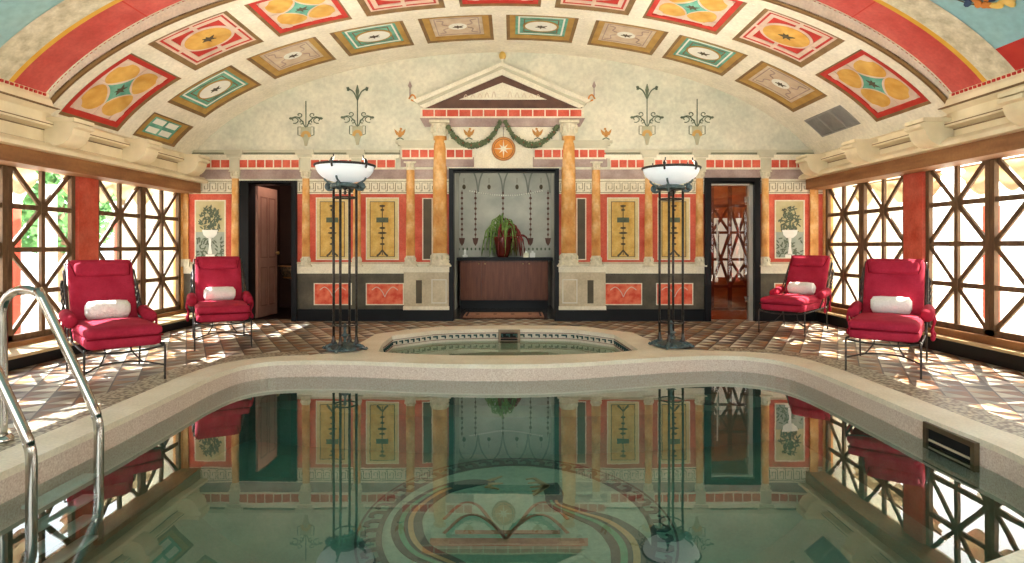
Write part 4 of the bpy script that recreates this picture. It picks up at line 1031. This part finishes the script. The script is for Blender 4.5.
# ================================================================== DOORWAYS AND ALCOVE
def doorframe(nm, x0, x1, yt, xi0, xi1, yit, mt, h=.05):
    mb = MB(); pxr(mb, x0, yt, xi0, 321.2, h); pxr(mb, xi1, yt, x1, 321.2, h); pxr(mb, xi0, yt, xi1, yit, h)
    a, b = WX(xi0), WX(xi1)
    mb.box(a-.002, a+.012, YB-h, YB+.2, 0, WZ(yit)); mb.box(b-.012, b+.002, YB-h, YB+.2, 0, WZ(yit)); mb.box(a, b, YB-h, YB+.2, WZ(yit)-.002, WZ(yit)+.02)
    o = struct(nm, mb, mt); return o
doorframe('door_1', 240.5, 297.5, 181, 249, 293, 184.5, black)
doorframe('door_2', 704, 759.5, 178, 709.5, 754.5, 183, black)
doorframe('door_3', 449, 559, 168.5, 452.8, 555.5, 171.5, black, .03)
# room behind left doorway
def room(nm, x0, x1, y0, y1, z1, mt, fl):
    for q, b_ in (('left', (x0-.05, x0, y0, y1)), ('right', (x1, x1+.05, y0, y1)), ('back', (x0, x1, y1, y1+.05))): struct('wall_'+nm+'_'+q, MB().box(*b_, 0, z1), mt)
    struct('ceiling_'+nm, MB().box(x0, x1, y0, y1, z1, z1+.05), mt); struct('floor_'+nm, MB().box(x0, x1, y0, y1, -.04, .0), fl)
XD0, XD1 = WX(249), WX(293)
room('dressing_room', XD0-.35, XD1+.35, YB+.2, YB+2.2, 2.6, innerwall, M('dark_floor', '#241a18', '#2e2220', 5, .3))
l = bpy.data.lights.new('dressing_room_fill', 'POINT'); l.energy = 9; l.color = (1, .8, .66); l.shadow_soft_size = .1; lo = bpy.data.objects.new('dressing_room_fill', l); COL.objects.link(lo); lo.location = (-3.7, YB+.45, 2.45)  # unseen fill light added so the open door shows
dl = empty('open_door', (XD0+.03, YB+.22, 0), 'open reddish panelled door inside the left doorway', 'door', rz=math.radians(87))
lpart('door_slab', MB().box(0, .72, -.02, .02, .02, 2.18), doorw, dl)
mb = MB()
for z0, z1 in ((.2, .85), (1.0, 2.02)):
    for x0, x1 in ((.09, .33), (.39, .63)):
        for yy in (-.024, ): mb.ring(rectpts(x0, x1, z0, z1), rectpts(x0+.02, x1-.02, z0+.02, z1-.02), lambda u, v, h: (u, -.02-h, v), .008)
lpart('panel_moulding', mb, M('door_dark_wood', '#8a5c4c', '#96685a', 5, .5), dl)  # mouldings in a darker wood tone
k_ = MB().ball((.66, -.06, 1.08), .03, 8); k_.tube([(.66, -.02, 1.08), (.66, -.06, 1.08)], .012, 8); lpart('door_knob', k_, M('brass', '#b08c54', '#c8a468', 5, .35, metal=.6), dl)
mb = MB(); mb.box(XD0+.44, XD0+.56, YB+1.0, YB+1.1, 0, 2.2); struct('trim_inner_jamb', mb, doore)
vn = empty('vanity_console', (WX(290), YB+.9, 0), 'dark curved vanity console with gold edge seen through the left doorway', 'console')
mb = MB(); cxv, cyv = -3.66, YB+1.25
part('top', MB().lathe([(0, .0), (.42, .0), (.43, .02), (.42, .04), (0, .04)], (cxv-.1, cyv, .84), 32), M('console_dark', '#1a1412', '#241c1a', 5, .2), vn)
part('basin_skirt', MB().lathe([(.40, .84), (.39, .72), (.30, .62), (.12, .56), (0, .55)], (cxv-.1, cyv, 0), 32), M('console_pattern', '#241c16', '#7a6248', 26, .4, contrast=.1), vn)
mb = MB()
for z, rr in ((.845, .43), (.64, .345)): mb.tube([(cxv-.1+rr*math.cos(2*PI*k/40), cyv+rr*math.sin(2*PI*k/40), z) for k in range(40)], .012, 6, closed=True)
part('gold_edge', mb, M('console_gold', '#b07a4a', '#c89060', 5, .35, metal=.5), vn)
part('pedestal_leg', MB().lathe([(.16, 0), (.10, .05), (.07, .3), (.12, .56)], (cxv-.1, cyv, 0), 20), M('console_dark', '', ''), vn)
mi = empty('wall_mirror', (WX(286), YB+2.15, 1.3), 'dim framed mirror above the vanity inside the left doorway', 'mirror')
part('mirror_glass', MB().box(WX(277), WX(292), YB+2.13, YB+2.16, 1.05, 2.05), M('dim_mirror', '#6a5040', '#7a604e', 3, .3), mi)

# steam room behind the glass door
XG0, XG1 = WX(709.5), WX(754.5)
room('steam_room', XG0-.5, XG1+.9, YB+.2, YB+2.6, 2.55, saunaw, M('cedar_floor', '#b0552a', '#c8703c', 5, .25))
gd = empty('glass_door', (XG1-.04, YB+.08, 0), 'frameless glass door with long steel handle on the right of the back wall', 'door')
gx0, gx1 = XG0+.03, XG1-.07
g = MB(); g.box(gx0, gx1, YB+.075, YB+.085, .02, 2.17); part('glass_leaf', g, pane_door, gd)
mb = MB(); mb.box(gx1+.0, XG1-.012, YB+.03, YB+.13, 0, 2.2); mb.box(XG0+.012, XG0+.03, YB+.03, YB+.13, 0, 2.2); mb.box(XG0+.012, XG1-.012, YB+.03, YB+.13, 2.175, 2.2); part('jamb', mb, M('jamb_grey', '#a8a498', '#b8b4a8', 5, .4), gd)
for xx, za, zb_ in ((gx0+.10, .95, 1.62), (gx0+.16, .88, 1.42)):
    mb = MB(); yy = YB+.02 if xx < gx0+.13 else YB+.14
    mb.tube([(xx, yy, za), (xx, yy, zb_)], .012, 10)
    for z in (za+.06, zb_-.06): mb.tube([(xx, yy, z), (xx, YB+.08, z)], .008, 8)
    part('pull_handle', mb, M('jamb_grey', '', ''), gd)
for z in (.35, 1.95):
    part('hinge', MB().box(gx1-.06, gx1+.05, YB+.06, YB+.10, z-.045, z+.045), steel, gd)
# lattice screen inside, with an added glowing panel behind it
ls = empty('lattice_screen', (WX(730), YB+1.6, 0), 'dark wooden lattice screen behind the glass door', 'screen')
la = MB(); a0, a1 = XG0-.45, XG1+.85; Y = YB+1.6; N = (0, 1, 0)
for k in range(7):
    x = a0+(a1-a0)*k/6; la.bar((x, Y, .0), (x, Y, 2.4), .07, .05, N)
for z in (.03, .45, .95, 1.45, 1.95): la.bar((a0, Y, z), (a1, Y, z), .05, .045, N)
for k in range(6):
    x0 = a0+(a1-a0)*k/6; x1 = a0+(a1-a0)*(k+1)/6
    for z0, z1 in ((.45, 1.45), (1.45, 1.95)) if k % 2 else ((.45, .95), (.95, 1.95)):
        la.bar((x0, Y, z0), (x1, Y, z1), .045, .04, N); la.bar((x0, Y, z1), (x1, Y, z0), .045, .036, N)
part('lattice', la, M('screen_wood', '#5a2c18', '#7a4026', 5, .5), ls)
mb = MB(); mb.box(a0, a1, Y+.005, Y+.02, 1.72, 2.5); mb.box(a0, a1, Y+.005, Y+.02, .03, .62); part('solid_panel', mb, saunaw, ls)
l = bpy.data.lights.new('steam_room_fill', 'POINT'); l.energy = 22; l.color = (1, .62, .36); l.shadow_soft_size = .08; lo = bpy.data.objects.new('steam_room_fill', l); COL.objects.link(lo); lo.location = (WX(735), YB+.32, 2.42)  # added fill light, hidden above the door header
o = MB().box(XG0-.4, XG1+.8, YB+2.56, YB+2.58, .5, 1.9).build('window_steam_room', M('glowing_cream_panel', '#e8dcc8', '#f4ecdc', 3, .5, emit=.55)); o['kind'] = 'structure'  # emissive panel added to make the lattice gaps bright

# alcove
AX0, AX1, AY = -1.07, .79, 12.25
for q, b_ in (('left', (AX0-.05, AX0, YB+.2, AY)), ('right', (AX1, AX1+.05, YB+.2, AY)), ('back', (AX0, AX1, AY, AY+.05))): struct('wall_alcove_'+q, MB().box(*b_, 0, 2.8), nichew)
struct('ceiling_alcove', MB().box(AX0, AX1, YB+.2, AY, 2.8, 2.85), nichew); struct('floor_alcove', MB().box(AX0, AX1, YB+.2, AY, -.04, .0), M('alcove_floor', '#2c2a2c', '#3c3a3a', 4, .2))
# cabinet
def AP(px, py, d): return ((px-CX)*d/F, CAMZ+(CY-py)*d/F)
cf = 11.6; cx0, cx1 = AP(460, 0, cf)[0], AP(548, 0, cf)[0]
cb = empty('vanity_cabinet', ((cx0+cx1)/2, cf+.3, 0), 'long walnut cabinet with four doors standing in the alcove', 'cabinet')
part('body', MB().box(cx0, cx1, cf+.02, AY-.006, .16, .92), darkwood, cb)
part('plinth', MB().box(cx0, cx1, cf+.05, AY-.006, 0, .16), black, cb)
dw = (cx1-cx0)/4
for k in range(4):
    d = part('door', MB().box(cx0+k*dw+.011, cx0+(k+1)*dw-.011, cf, cf+.02, .18, .90), darkwood, cb)
    kx = cx0+(k+1)*dw-.06 if k % 2 == 0 else cx0+k*dw+.06
    q = MB().ball((kx, cf-.015, .86), .014, 6); o = q.build('knob', M('brass', '', '')); o.data.transform(Matrix.Translation(-cb.location)); o.parent = d
ct = MB().box(AX0+.01, AX1-.01, cf-.04, AY-.002, .92, .98).build('stone_counter', black); tag(ct, 'black polished stone countertop on the alcove cabinet', 'countertop')
# wall decorations of the alcove
fA = lambda u, v, h: (u, AY-h, v)
AD = AY
def AQ(px, py): return ((px-CX)*AD/F, CAMZ+(CY-py)*AD/F)
al = empty('alcove_fresco', ((AX0+AX1)/2, AY, 1.0), 'grey painted pointed arches with hanging chains on the alcove wall', 'wall painting')
mb = MB(); xs_ = [456, 478, 503, 528, 550]
for i in range(4):
    a, b = xs_[i], xs_[i+1]; m_ = (a+b)/2
    for s_ in (0, 1):
        x0 = a if s_ == 0 else b; mb.ribbon(catmull([AQ(x0, 193), AQ(x0+(m_-x0)*.15, 180), AQ(x0+(m_-x0)*.5, 170), AQ(m_, 163)], 5), .03, fA, .01)
part('pointed_arch', mb, M('alcove_grey', '#7a7e78', '#868a82', 9, .8), al)
mb = MB()
for x in (464, 489, 517, 541): mb.star(ellpts(*AQ(x, 187), .035, .05, 10), AQ(x, 187), fA, .014); mb.ribbon([AQ(x, 183), AQ(x, 178)], .008, fA, .012)
part('drop', mb, inkd, al)
mb = MB()
for x in (475.5, 503, 530.5, 548, 462):
    mb.ribbon([AQ(x, 190), AQ(x, 240)], .010, fA, .012)
    for k in range(9): mb.star(ellpts(*AQ(x, 193+k*5.2), .02+.008*(k % 2), .03, 8), AQ(x, 193+k*5.2), fA, .014)
    mb.star([AQ(x-3, 238), AQ(x+3, 238), AQ(x+2, 243), AQ(x, 246), AQ(x-2, 243)], AQ(x, 241), fA, .015)
part('hanging_chain', mb, M('chain_brown', '#5c4038', '#6c4c42', 9, .8), al)
mb = MB()
for k in range(33):
    t = k/32; x = 470+72*t; y = 191+4.5*math.sin(PI*t); p = AQ(x, y); mb.ball((p[0], AY-.02, p[1]), .016, 5)
part('bead_swag', mb, whitep, al)
mb = MB()
for k in range(24): p = AQ(455+k*4.1, 249); mb.star(ellpts(p[0], p[1], .018, .03, 8), p, fA, .012)
part('dotted_border', mb, inkg, al)
l = bpy.data.lights.new('alcove_lamp', 'POINT'); l.energy = 26; l.color = (1, .96, .88); l.shadow_soft_size = .12; lo = bpy.data.objects.new('alcove_lamp', l); COL.objects.link(lo); lo.location = (-.1, 10.05, 2.62)
# plant
px0, pz0 = AP(503, 253.5, 11.85); px0 = AP(503, 0, 11.85)[0]
pl = empty('potted_plant', (px0, 11.85, .98), 'trailing green and russet plant in a dark red vase on the alcove counter', 'plant')
part('vase', MB().lathe([(0, 0), (.10, 0), (.13, .06), (.17, .26), (.19, .36), (.185, .40), (.16, .40), (.15, .35), (0, .33)], (px0, 11.85, .98), 28), potm, pl)
for nm, mt, n, x0, x1 in (('green_fronds', leafm, 46, -.44, .28), ('russet_fronds', leafr, 30, -.1, .52)):
    mb = MB()
    for k in range(n):
        ex = random.uniform(x0, x1); ey = random.uniform(-.22, .2); tz = random.uniform(.52, .86)*(1-.35*abs(ex)/.5); dz = random.uniform(.12, .70)
        if nm == 'russet_fronds': tz *= .92
        P = catmull([(px0+ex*.1, 11.85+ey*.2, 1.32), (px0+ex*.45, 11.85+ey*.6, .98+tz), (px0+ex*.85, 11.85+ey, .98+tz*.95), (px0+ex, 11.85+ey*1.2, max(1.0, .98+tz-dz))], 5)
        mb.tube(P, [.010+.006*(i_ % 2) for i_ in range(len(P)-3)]+[.012, .008, .003], 4)
    part(nm, mb, mt, pl)
for nm, px_, w_, hh, lb, mt in (('telephone', 465, .07, .12, 'small white telephone at the left end of the alcove counter', phonem), ):
    x = AP(px_, 0, 11.75)[0]; r = empty(nm, (x, 11.75, .98), lb, 'telephone')
    part('base', MB().rbox((x, 11.75, 1.005), (.05, .07, .025), .012, 3), mt, r); part('handset', MB().rbox((x, 11.75, 1.07), (.022, .03, .06), .014, 3), mt, r)
for px_, lb in ((526, 'beige tissue box on the alcove counter, right of the plant'), (532.5, 'pale folded card box at the far right of the alcove counter')):
    x = AP(px_, 0, 11.75)[0]; r = empty('tissue_box', (x, 11.75, .98), lb, 'box', 'boxes on the alcove counter')
    part('box', MB().box(x-.05, x+.05, 11.70, 11.80, .98, 1.07), cream if px_ < 530 else phonem, r); part('tissue', MB().rbox((x, 11.75, 1.08), (.022, .02, .02), .012, 4), phonem, r)
# door mat
mt_ = MB().rbox((-.14, 10.45, .014), (.68, .36, .012), .01, 3).build('door_mat', matm)
mt_.location = (0, 0, 0); tag(mt_, 'brown patterned mat lying on the floor before the alcove', 'mat')
mb = MB()
for k in range(4): mb.star(ellpts(-.14-.45+k*.30, 10.45, .035, .06, 10), (-.14-.45+k*.30, 10.45), lambda u, v, h: (u, v, .0262+h), .003)
lpart('motif', mb, matd, mt_)
mb = MB(); mb.ring(rectpts(-.14-.64, -.14+.64, 10.13, 10.77), rectpts(-.14-.61, -.14+.61, 10.16, 10.74), lambda u, v, h: (u, v, .0262+h), .003); lpart('border_stripe', mb, matd, mt_)

# ================================================================== FLOOR LAMPS
def torchiere(x, y, lb, rz=0):
    r = empty('floor_lamp', (x, y, .012), lb, 'floor lamp', 'bowl floor lamps by the spa')
    bs = MB(); bs.lathe([(0, .085), (.05, .085), (.09, .07), (.15, .055), (.19, .035), (.21, .03), (.21, .012), (0, .012)], (0, 0, 0), 28)
    for k in range(12):
        t = 2*PI*k/12; bs.ball((.185*math.cos(t), .185*math.sin(t), .038), .026, 5, (1, 1, .6))
    lpart('base', bs, ironb, r)
    for k in range(4):
        t = PI/4+PI/2*k+.35; mb = MB(); c, s_ = math.cos(t), math.sin(t)
        mb.tube(catmull([(.10*c, .10*s_, .07), (.17*c, .17*s_, .055), (.22*c, .22*s_, .03), (.245*c, .245*s_, .018), (.265*c, .265*s_, .03)], 4), [.022]*10+[.016]*7, 7); lpart('foot', mb, ironb, r)
    H = 1.86
    for k in range(4):
        t = PI/4+PI/2*k+.35; c, s_ = math.cos(t), math.sin(t); rr = .135
        mb = MB(); mb.tube([(rr*c, rr*s_, .06), (rr*c, rr*s_, H)], .0145, 10)
        mb.lathe([(.016, 0), (.026, .01), (.026, .04), (.018, .06), (.016, .10)], (rr*c, rr*s_, .06), 10)
        mb.lathe([(.015, 0), (.022, .012), (.015, .024)], (rr*c, rr*s_, .28), 10)
        lpart('pole', mb, iron, r)
    for z, nm in ((.29, 'lower_ring'), (1.74, 'upper_ring')):
        mb = MB(); mb.tube([(.135*math.cos(2*PI*k/32), .135*math.sin(2*PI*k/32), z) for k in range(32)], .009, 6, closed=True); lpart(nm, mb, iron, r)
    mb = MB(); mb.lathe([(0, 0), (.012, .0), (.02, .02), (.010, .045), (.03, .07), (.06, .085), (.02, .10), (.012, .14), (.02, .2), (0, .23)], (0, 0, .085), 14); lpart('lower_finial', mb, ironb, r)
    # bracket cluster
    br = MB(); br.lathe([(.06, 0), (.15, .0), (.17, .02), (.15, .05), (.10, .06), (.06, .06)], (0, 0, H-.01), 28)
    lpart('collar', br, ironb, r)
    for k in range(4):
        t = PI/4+PI/2*k+.35; c, s_ = math.cos(t), math.sin(t); mb = MB()
        Q = [(.13, 1.84), (.19, 1.83), (.225, 1.86), (.215, 1.895), (.185, 1.89), (.19, 1.865)]
        mb.tube(catmull([(a*c, a*s_, z) for a, z in Q], 4), .017, 7); mb.ball((.2*c, .2*s_, 1.868), .03, 6)
        mb.tube(catmull([(.15*c, .15*s_, 1.9), (.22*c, .22*s_, 1.93), (.25*c, .25*s_, 1.965)], 4), .012, 6); lpart('scroll_bracket', mb, ironb, r)
    mb = MB(); mb.lathe([(0, 0), (.008, .004), (.02, .03), (.006, .05), (.03, .08), (.008, .1)], (0, 0, 1.77), 12); lpart('pendant', mb, iron, r)
    bw_ = MB(); prof = []
    for k in range(13):
        t = k/12*PI/2; prof.append((.325*math.sin(t)**.9, 2.10-.19*math.cos(t)))
    inn = [(a*.97, z+.008) for a, z in reversed(prof)]
    bw_.lathe(prof+inn, (0, 0, 0), 40); lpart('glass_bowl', bw_, opal, r)
    mb = MB(); mb.tube([(.333*math.cos(2*PI*k/48), .333*math.sin(2*PI*k/48), 2.105) for k in range(48)], .014, 8, closed=True); lpart('rim', mb, iron, r)
    for t in (.6, PI-1.0, PI+1.1, 2*PI-.9):
        c, s_ = math.cos(t), math.sin(t); mb = MB()
        mb.tube(catmull([(.335*c, .335*s_, 2.06), (.355*c, .355*s_, 2.11), (.335*c, .335*s_, 2.15), (.30*c, .30*s_, 2.165), (.295*c, .295*s_, 2.20)], 4), [.012]*10+[.008]*7, 6); mb.ball((.34*c, .34*s_, 2.13), .02, 5); lpart('hook', mb, iron, r)
    r.location = (x, y, .012); r.rotation_euler = (0, 0, rz)
    l = bpy.data.lights.new('bulb', 'POINT'); l.energy = 62; l.color = (1, .93, .82); l.shadow_soft_size = .07
    lo = bpy.data.objects.new('bulb', l); COL.objects.link(lo); lo.location = (x, y, 2.13)
torchiere(-1.91, 6.93, 'tall four-post iron floor lamp with white bowl, left of the spa', .32)
torchiere(1.88, 7.16, 'tall four-post iron floor lamp with white bowl, right of the spa')

# ================================================================== LOUNGE CHAIRS
def chair(lb):
    r = empty('lounge_chair', (0, 0, 0), lb, 'lounge chair', 'crimson lounge chairs')
    # faces -y; origin on the floor between the front legs
    W = .285
    s = MB(); s.rbox((0, .47, .365), (W, .50, .055), .045, 8, .006); lpart('seat_base', s, velvet, r)
    s = MB(); s.rbox((0, .43, .45), (W+.005, .47, .045), .042, 10, .022); sc = lpart('seat_cushion', s, velvet, r)
    s = MB(); s.tube([(-W, -.03, .408), (W, -.03, .408)], .007, 6); o = s.build('piping', velvet2); o.parent = sc
    A = Matrix.Translation((0, .90, .43)) @ Matrix.Rotation(math.radians(-27), 4, 'X')
    s = MB(); s.rbox((0, 0, .34), (W-.01, .05, .36), .045, 9, 0, A); lpart('backrest', s, velvet, r)
    s = MB(); s.rbox((0, -.06, .57), (W-.055, .045, .075), .043, 8, 0, A); hr = lpart('head_roll', s, velvet, r)
    for sg_ in (-1, 1): s = MB(); s.tube([A @ Vector((sg_*(W-.06), -.09, .49)), A @ Vector((sg_*(W-.02), -.02, .70))], .005, 5); o = s.build('strap', velvet2); o.parent = hr
    for sg_ in (-1, 1):
        s = MB(); s.tube([(sg_*(W+.035), .56, .51), (sg_*(W+.035), .58, .51), (sg_*(W+.035), .72, .53), (sg_*(W+.035), .90, .55), (sg_*(W+.035), .92, .55)], [.030, .056, .058, .056, .030], 14); ar = lpart('armrest', s, velvet, r)
        for yy in (.62, .86):
            s = MB(); s.tube(catmull([(sg_*(W+.08), yy, .52), (sg_*(W+.09), yy, .44), (sg_*(W+.07), yy+.02, .37), (sg_*(W+.08), yy, .31)], 4), .012, 6); s.ball((sg_*(W+.08), yy, .30), .022, 5, (1, 1, 1.6))
            o = s.build('tie', velvet); o.parent = ar
        X = sg_*(W+.015)
        lpart('leg', MB().tube(catmull([(X, -.02, .0), (X, -.02, .15), (X, -.02, .29), (X*.98, .0, .325)], 4), .009, 8), iron, r)
        lpart('leg', MB().tube(catmull([(X, .98, .0), (X, .95, .15), (X, .93, .30), (X, .92, .42)], 4), .009, 8), iron, r)
        lpart('side_rail', MB().tube([(X, -.02, .305), (X, .93, .325)], .010, 8), iron, r)
        lpart('back_stay', MB().tube([(X*1.02, .60, .33), (X*1.02, .95, .62), A @ Vector((X, .06, .62))], .009, 8), iron, r)
        tw = MB(); n = 16
        for ph in (0, PI/2*2):
            tw.tube([tuple(Vector((X*1.06, .97, .36)).lerp(A @ Vector((X*1.04, .08, .52)), k/n)+Vector((math.cos(ph+k*1.3)*.012, math.sin(ph+k*1.3)*.012, 0))) for k in range(n+1)], .010, 5)
        lpart('rope_lacing', tw, iron, r)
    lpart('front_rail', MB().tube(catmull([(-W, -.02, .305), (-W*.5, -.02, .285), (0, -.02, .28), (W*.5, -.02, .285), (W, -.02, .305)], 4), .009, 8), iron, r)
    lpart('stretcher', MB().tube(catmull([(-W-.01, .0, .13), (-.15, .17, .155), (0, .21, .16), (.15, .17, .155), (W+.01, .0, .13)], 5), .008, 8), iron, r)
    for sg_ in (-1, 1): lpart('brace', MB().tube(catmull([(sg_*.16, .17, .155), (sg_*.10, .3, .25), (sg_*.13, .45, .315)], 4), .007, 6), iron, r)
    lpart('back_frame', MB().tube([A @ Vector((-W, .055, 0)), A @ Vector((-W, .055, .69)), A @ Vector((W, .055, .69)), A @ Vector((W, .055, 0))], .010, 8), iron, r)
    return r
def towel():
    t = empty('rolled_towel', (0, 0, 0)); s = MB()
    n = 22; L = .175
    prof = []
    pts = [(-L, 0, 0), (-L+.015, 0, 0), (-L*.5, 0, .0), (0, 0, 0), (L*.5, 0, 0), (L-.015, 0, 0), (L, 0, 0)]
    s.tube(pts, [.058, .084, .092, .090, .092, .084, .058], 20); lpart('roll', s, towelm, t)
    for sg_ in (-1, 1):
        s = MB(); P = [(sg_*(L+.002), math.cos(a)*.055*(1-a/16), math.sin(a)*.055*(1-a/16)) for a in [k*.5 for k in range(28)]]; s.tube(P, .006, 5); lpart('rolled_end', s, towelm, t)
    s = MB(); s.tube([(-L+.01, -.052, .046), (L-.01, -.052, .046)], .006, 5)
    lpart('folded_edge', s, towelm, t); return t
# front-leg midpoints and headings
CH = [((-3.36, 5.27), (.68, -.73), 'crimson lounge chair with towel at the left windows, nearer the camera', 'white rolled towel on the near left lounge chair'),
      ((-3.38, 7.10), (.48, -.88), 'crimson lounge chair with towel at the left, in front of the back wall', 'white rolled towel on the far left lounge chair'),
      ((3.66, 8.22), (-.68, -.73), 'crimson lounge chair with towel at the right, in front of the back wall', 'white rolled towel on the far right lounge chair'),
      ((3.46, 5.66), (-.60, -.80), 'crimson lounge chair with towel at the right windows, nearer the camera', 'white rolled towel on the near right lounge chair')]
c0 = chair(''); t0 = towel()
for i, ((x, y), (fx, fy), lb, tl) in enumerate(CH):
    c = c0 if i == 0 else copy_tree(c0); c['label'] = lb; rz = math.atan2(fx, -fy)
    c.location = (x, y, 0.004 if False else 0); c.rotation_euler = (0, 0, rz)
    t = t0 if i == 0 else copy_tree(t0); tag(t, tl, 'towel', 'rolled towels on the lounge chairs')
    M_ = Matrix.Translation((x, y, 0)) @ Matrix.Rotation(rz, 4, 'Z'); t.location = M_ @ Vector((.0, .80, .585)); t.rotation_euler = (0, 0, rz+(-.05, .03, 0, .04)[i])

# ================================================================== OUTSIDE
struct('ground_outside', MB().box(-30, XL-.32, -12, 24, -.25, -.15), pave)
struct('ground_terrace', MB().box(XR+.32, 30, -12, 24, -.25, -.15), pave)
k = 0
for sd, X, sgn in (('left', XL, -1), ('right', XR, 1)):
    for j, (a, b) in enumerate(PAIRS[:3]):
        r = empty('gathered_shade', (X+sgn*.42, (a+b)/2, 2.0), 'gathered beige shade hanging high outside the %s window pair on the %s' % (['farthest', 'middle', 'near'][j], sd), 'shade', 'gathered shades')
        mb = MB(); nn = 48; vs = []
        for i in range(nn+1):
            t = i/nn; yy = a+.02+(b-a-.04)*t; sag = .16*abs(math.sin(t*PI*4))+.0
            for v in range(7):
                q = v/6; vs.append((X+sgn*(.42+.035*math.sin(q*9+t*6)), yy, 2.14-(.18+sag)*q))
        mb.add(vs, [(i*7+v, i*7+v+1, (i+1)*7+v+1, (i+1)*7+v) for i in range(nn) for v in range(6)], True); part('fabric', mb, curt, r)
        part('rail', MB().tube([(X+sgn*.42, a, 2.15), (X+sgn*.42, b, 2.15)], .015, 8), wood, r)
    for j, yy in enumerate((10.6, 8.3, 6.1, 3.9, 1.7)):
        X2 = X+sgn*1.55; r = empty('loggia_post', (X2, yy, -.15), 'red post standing outside the %s windows, %s along' % (sd, ['farthest', 'second', 'third', 'fourth', 'nearest'][j]), 'post', 'red posts outside')
        part('shaft', MB().lathe([(.10, 0), (.10, 1.9)], (X2, yy, -.15), 16), loggiar, r); part('capital', MB().lathe([(.10, 1.9), (.12, 1.93), (.11, 1.97), (.16, 2.08), (.16, 2.12), (0, 2.12)], (X2, yy, -.15), 16), loggiaw, r)
        r = empty('loggia_column', (X+sgn*1.9, yy+1.1, -.15), 'white column outside the %s windows, %s along' % (sd, ['farthest', 'second', 'third', 'fourth', 'nearest'][j]), 'column', 'white columns outside')
        part('shaft', MB().lathe([(.13, .1), (.115, 2.3)], (X+sgn*1.9, yy+1.1, -.15), 16), loggiaw, r); part('base', MB().lathe([(0, 0), (.18, 0), (.18, .06), (.14, .1)], (X+sgn*1.9, yy+1.1, -.15), 16), loggiaw, r)
def tree(x, y, h, lb):
    r = empty('tree', (x, y, -.15), lb, 'tree', 'garden trees outside'); part('trunk', MB().tube([(x, y, -.15), (x+.05, y, h*.4), (x, y+.05, h*.7)], [.12, .09, .05], 8), trunkm, r)
    mb = MB()
    for k in range(900):
        a = random.uniform(0, 2*PI); b = math.acos(random.uniform(-1, 1)); q = random.uniform(.6, 1); R = h*.36
        p = Vector((x+R*q*math.sin(b)*math.cos(a), y+R*q*math.sin(b)*math.sin(a), h*.62+R*1.0*q*math.cos(b)))
        d = Vector((random.uniform(-1, 1), random.uniform(-1, 1), random.uniform(-1, 1))).normalized()*.16; e = d.orthogonal().normalized()*.09
        mb.add([p-d, p+e, p+d, p-e], [(0, 1, 2, 3)])
    part('crown', mb, treem, r)
for i, (x, y, h) in enumerate(((-10.9, 14.6, 3.5), (-11.3, 11.4, 3.3), (-10.9, 8.3, 3.4), (-10.6, 18.2, 3.7))): tree(x, y, h, 'pale green garden tree beyond the left windows, %s' % ['second farthest', 'third farthest', 'nearest', 'farthest'][i])
# terrace wall right
struct('wall_terrace', MB().box(12.6, 12.8, -6, 26, -.15, .7), housew)
# end wall behind the camera, its wide opening made to let in fill light
mb = MB(); mb.box(XL-.1, XL+1.2, YN-.2, YN, 0, 4.6); mb.box(XR-1.2, XR+.1, YN-.2, YN, 0, 4.6); mb.box(XL, XR, YN-.2, YN, 3.3, 4.7); mb.box(XL, XR, YN-.2, YN, 0, .3)
struct('wall_rear', mb, plaster)
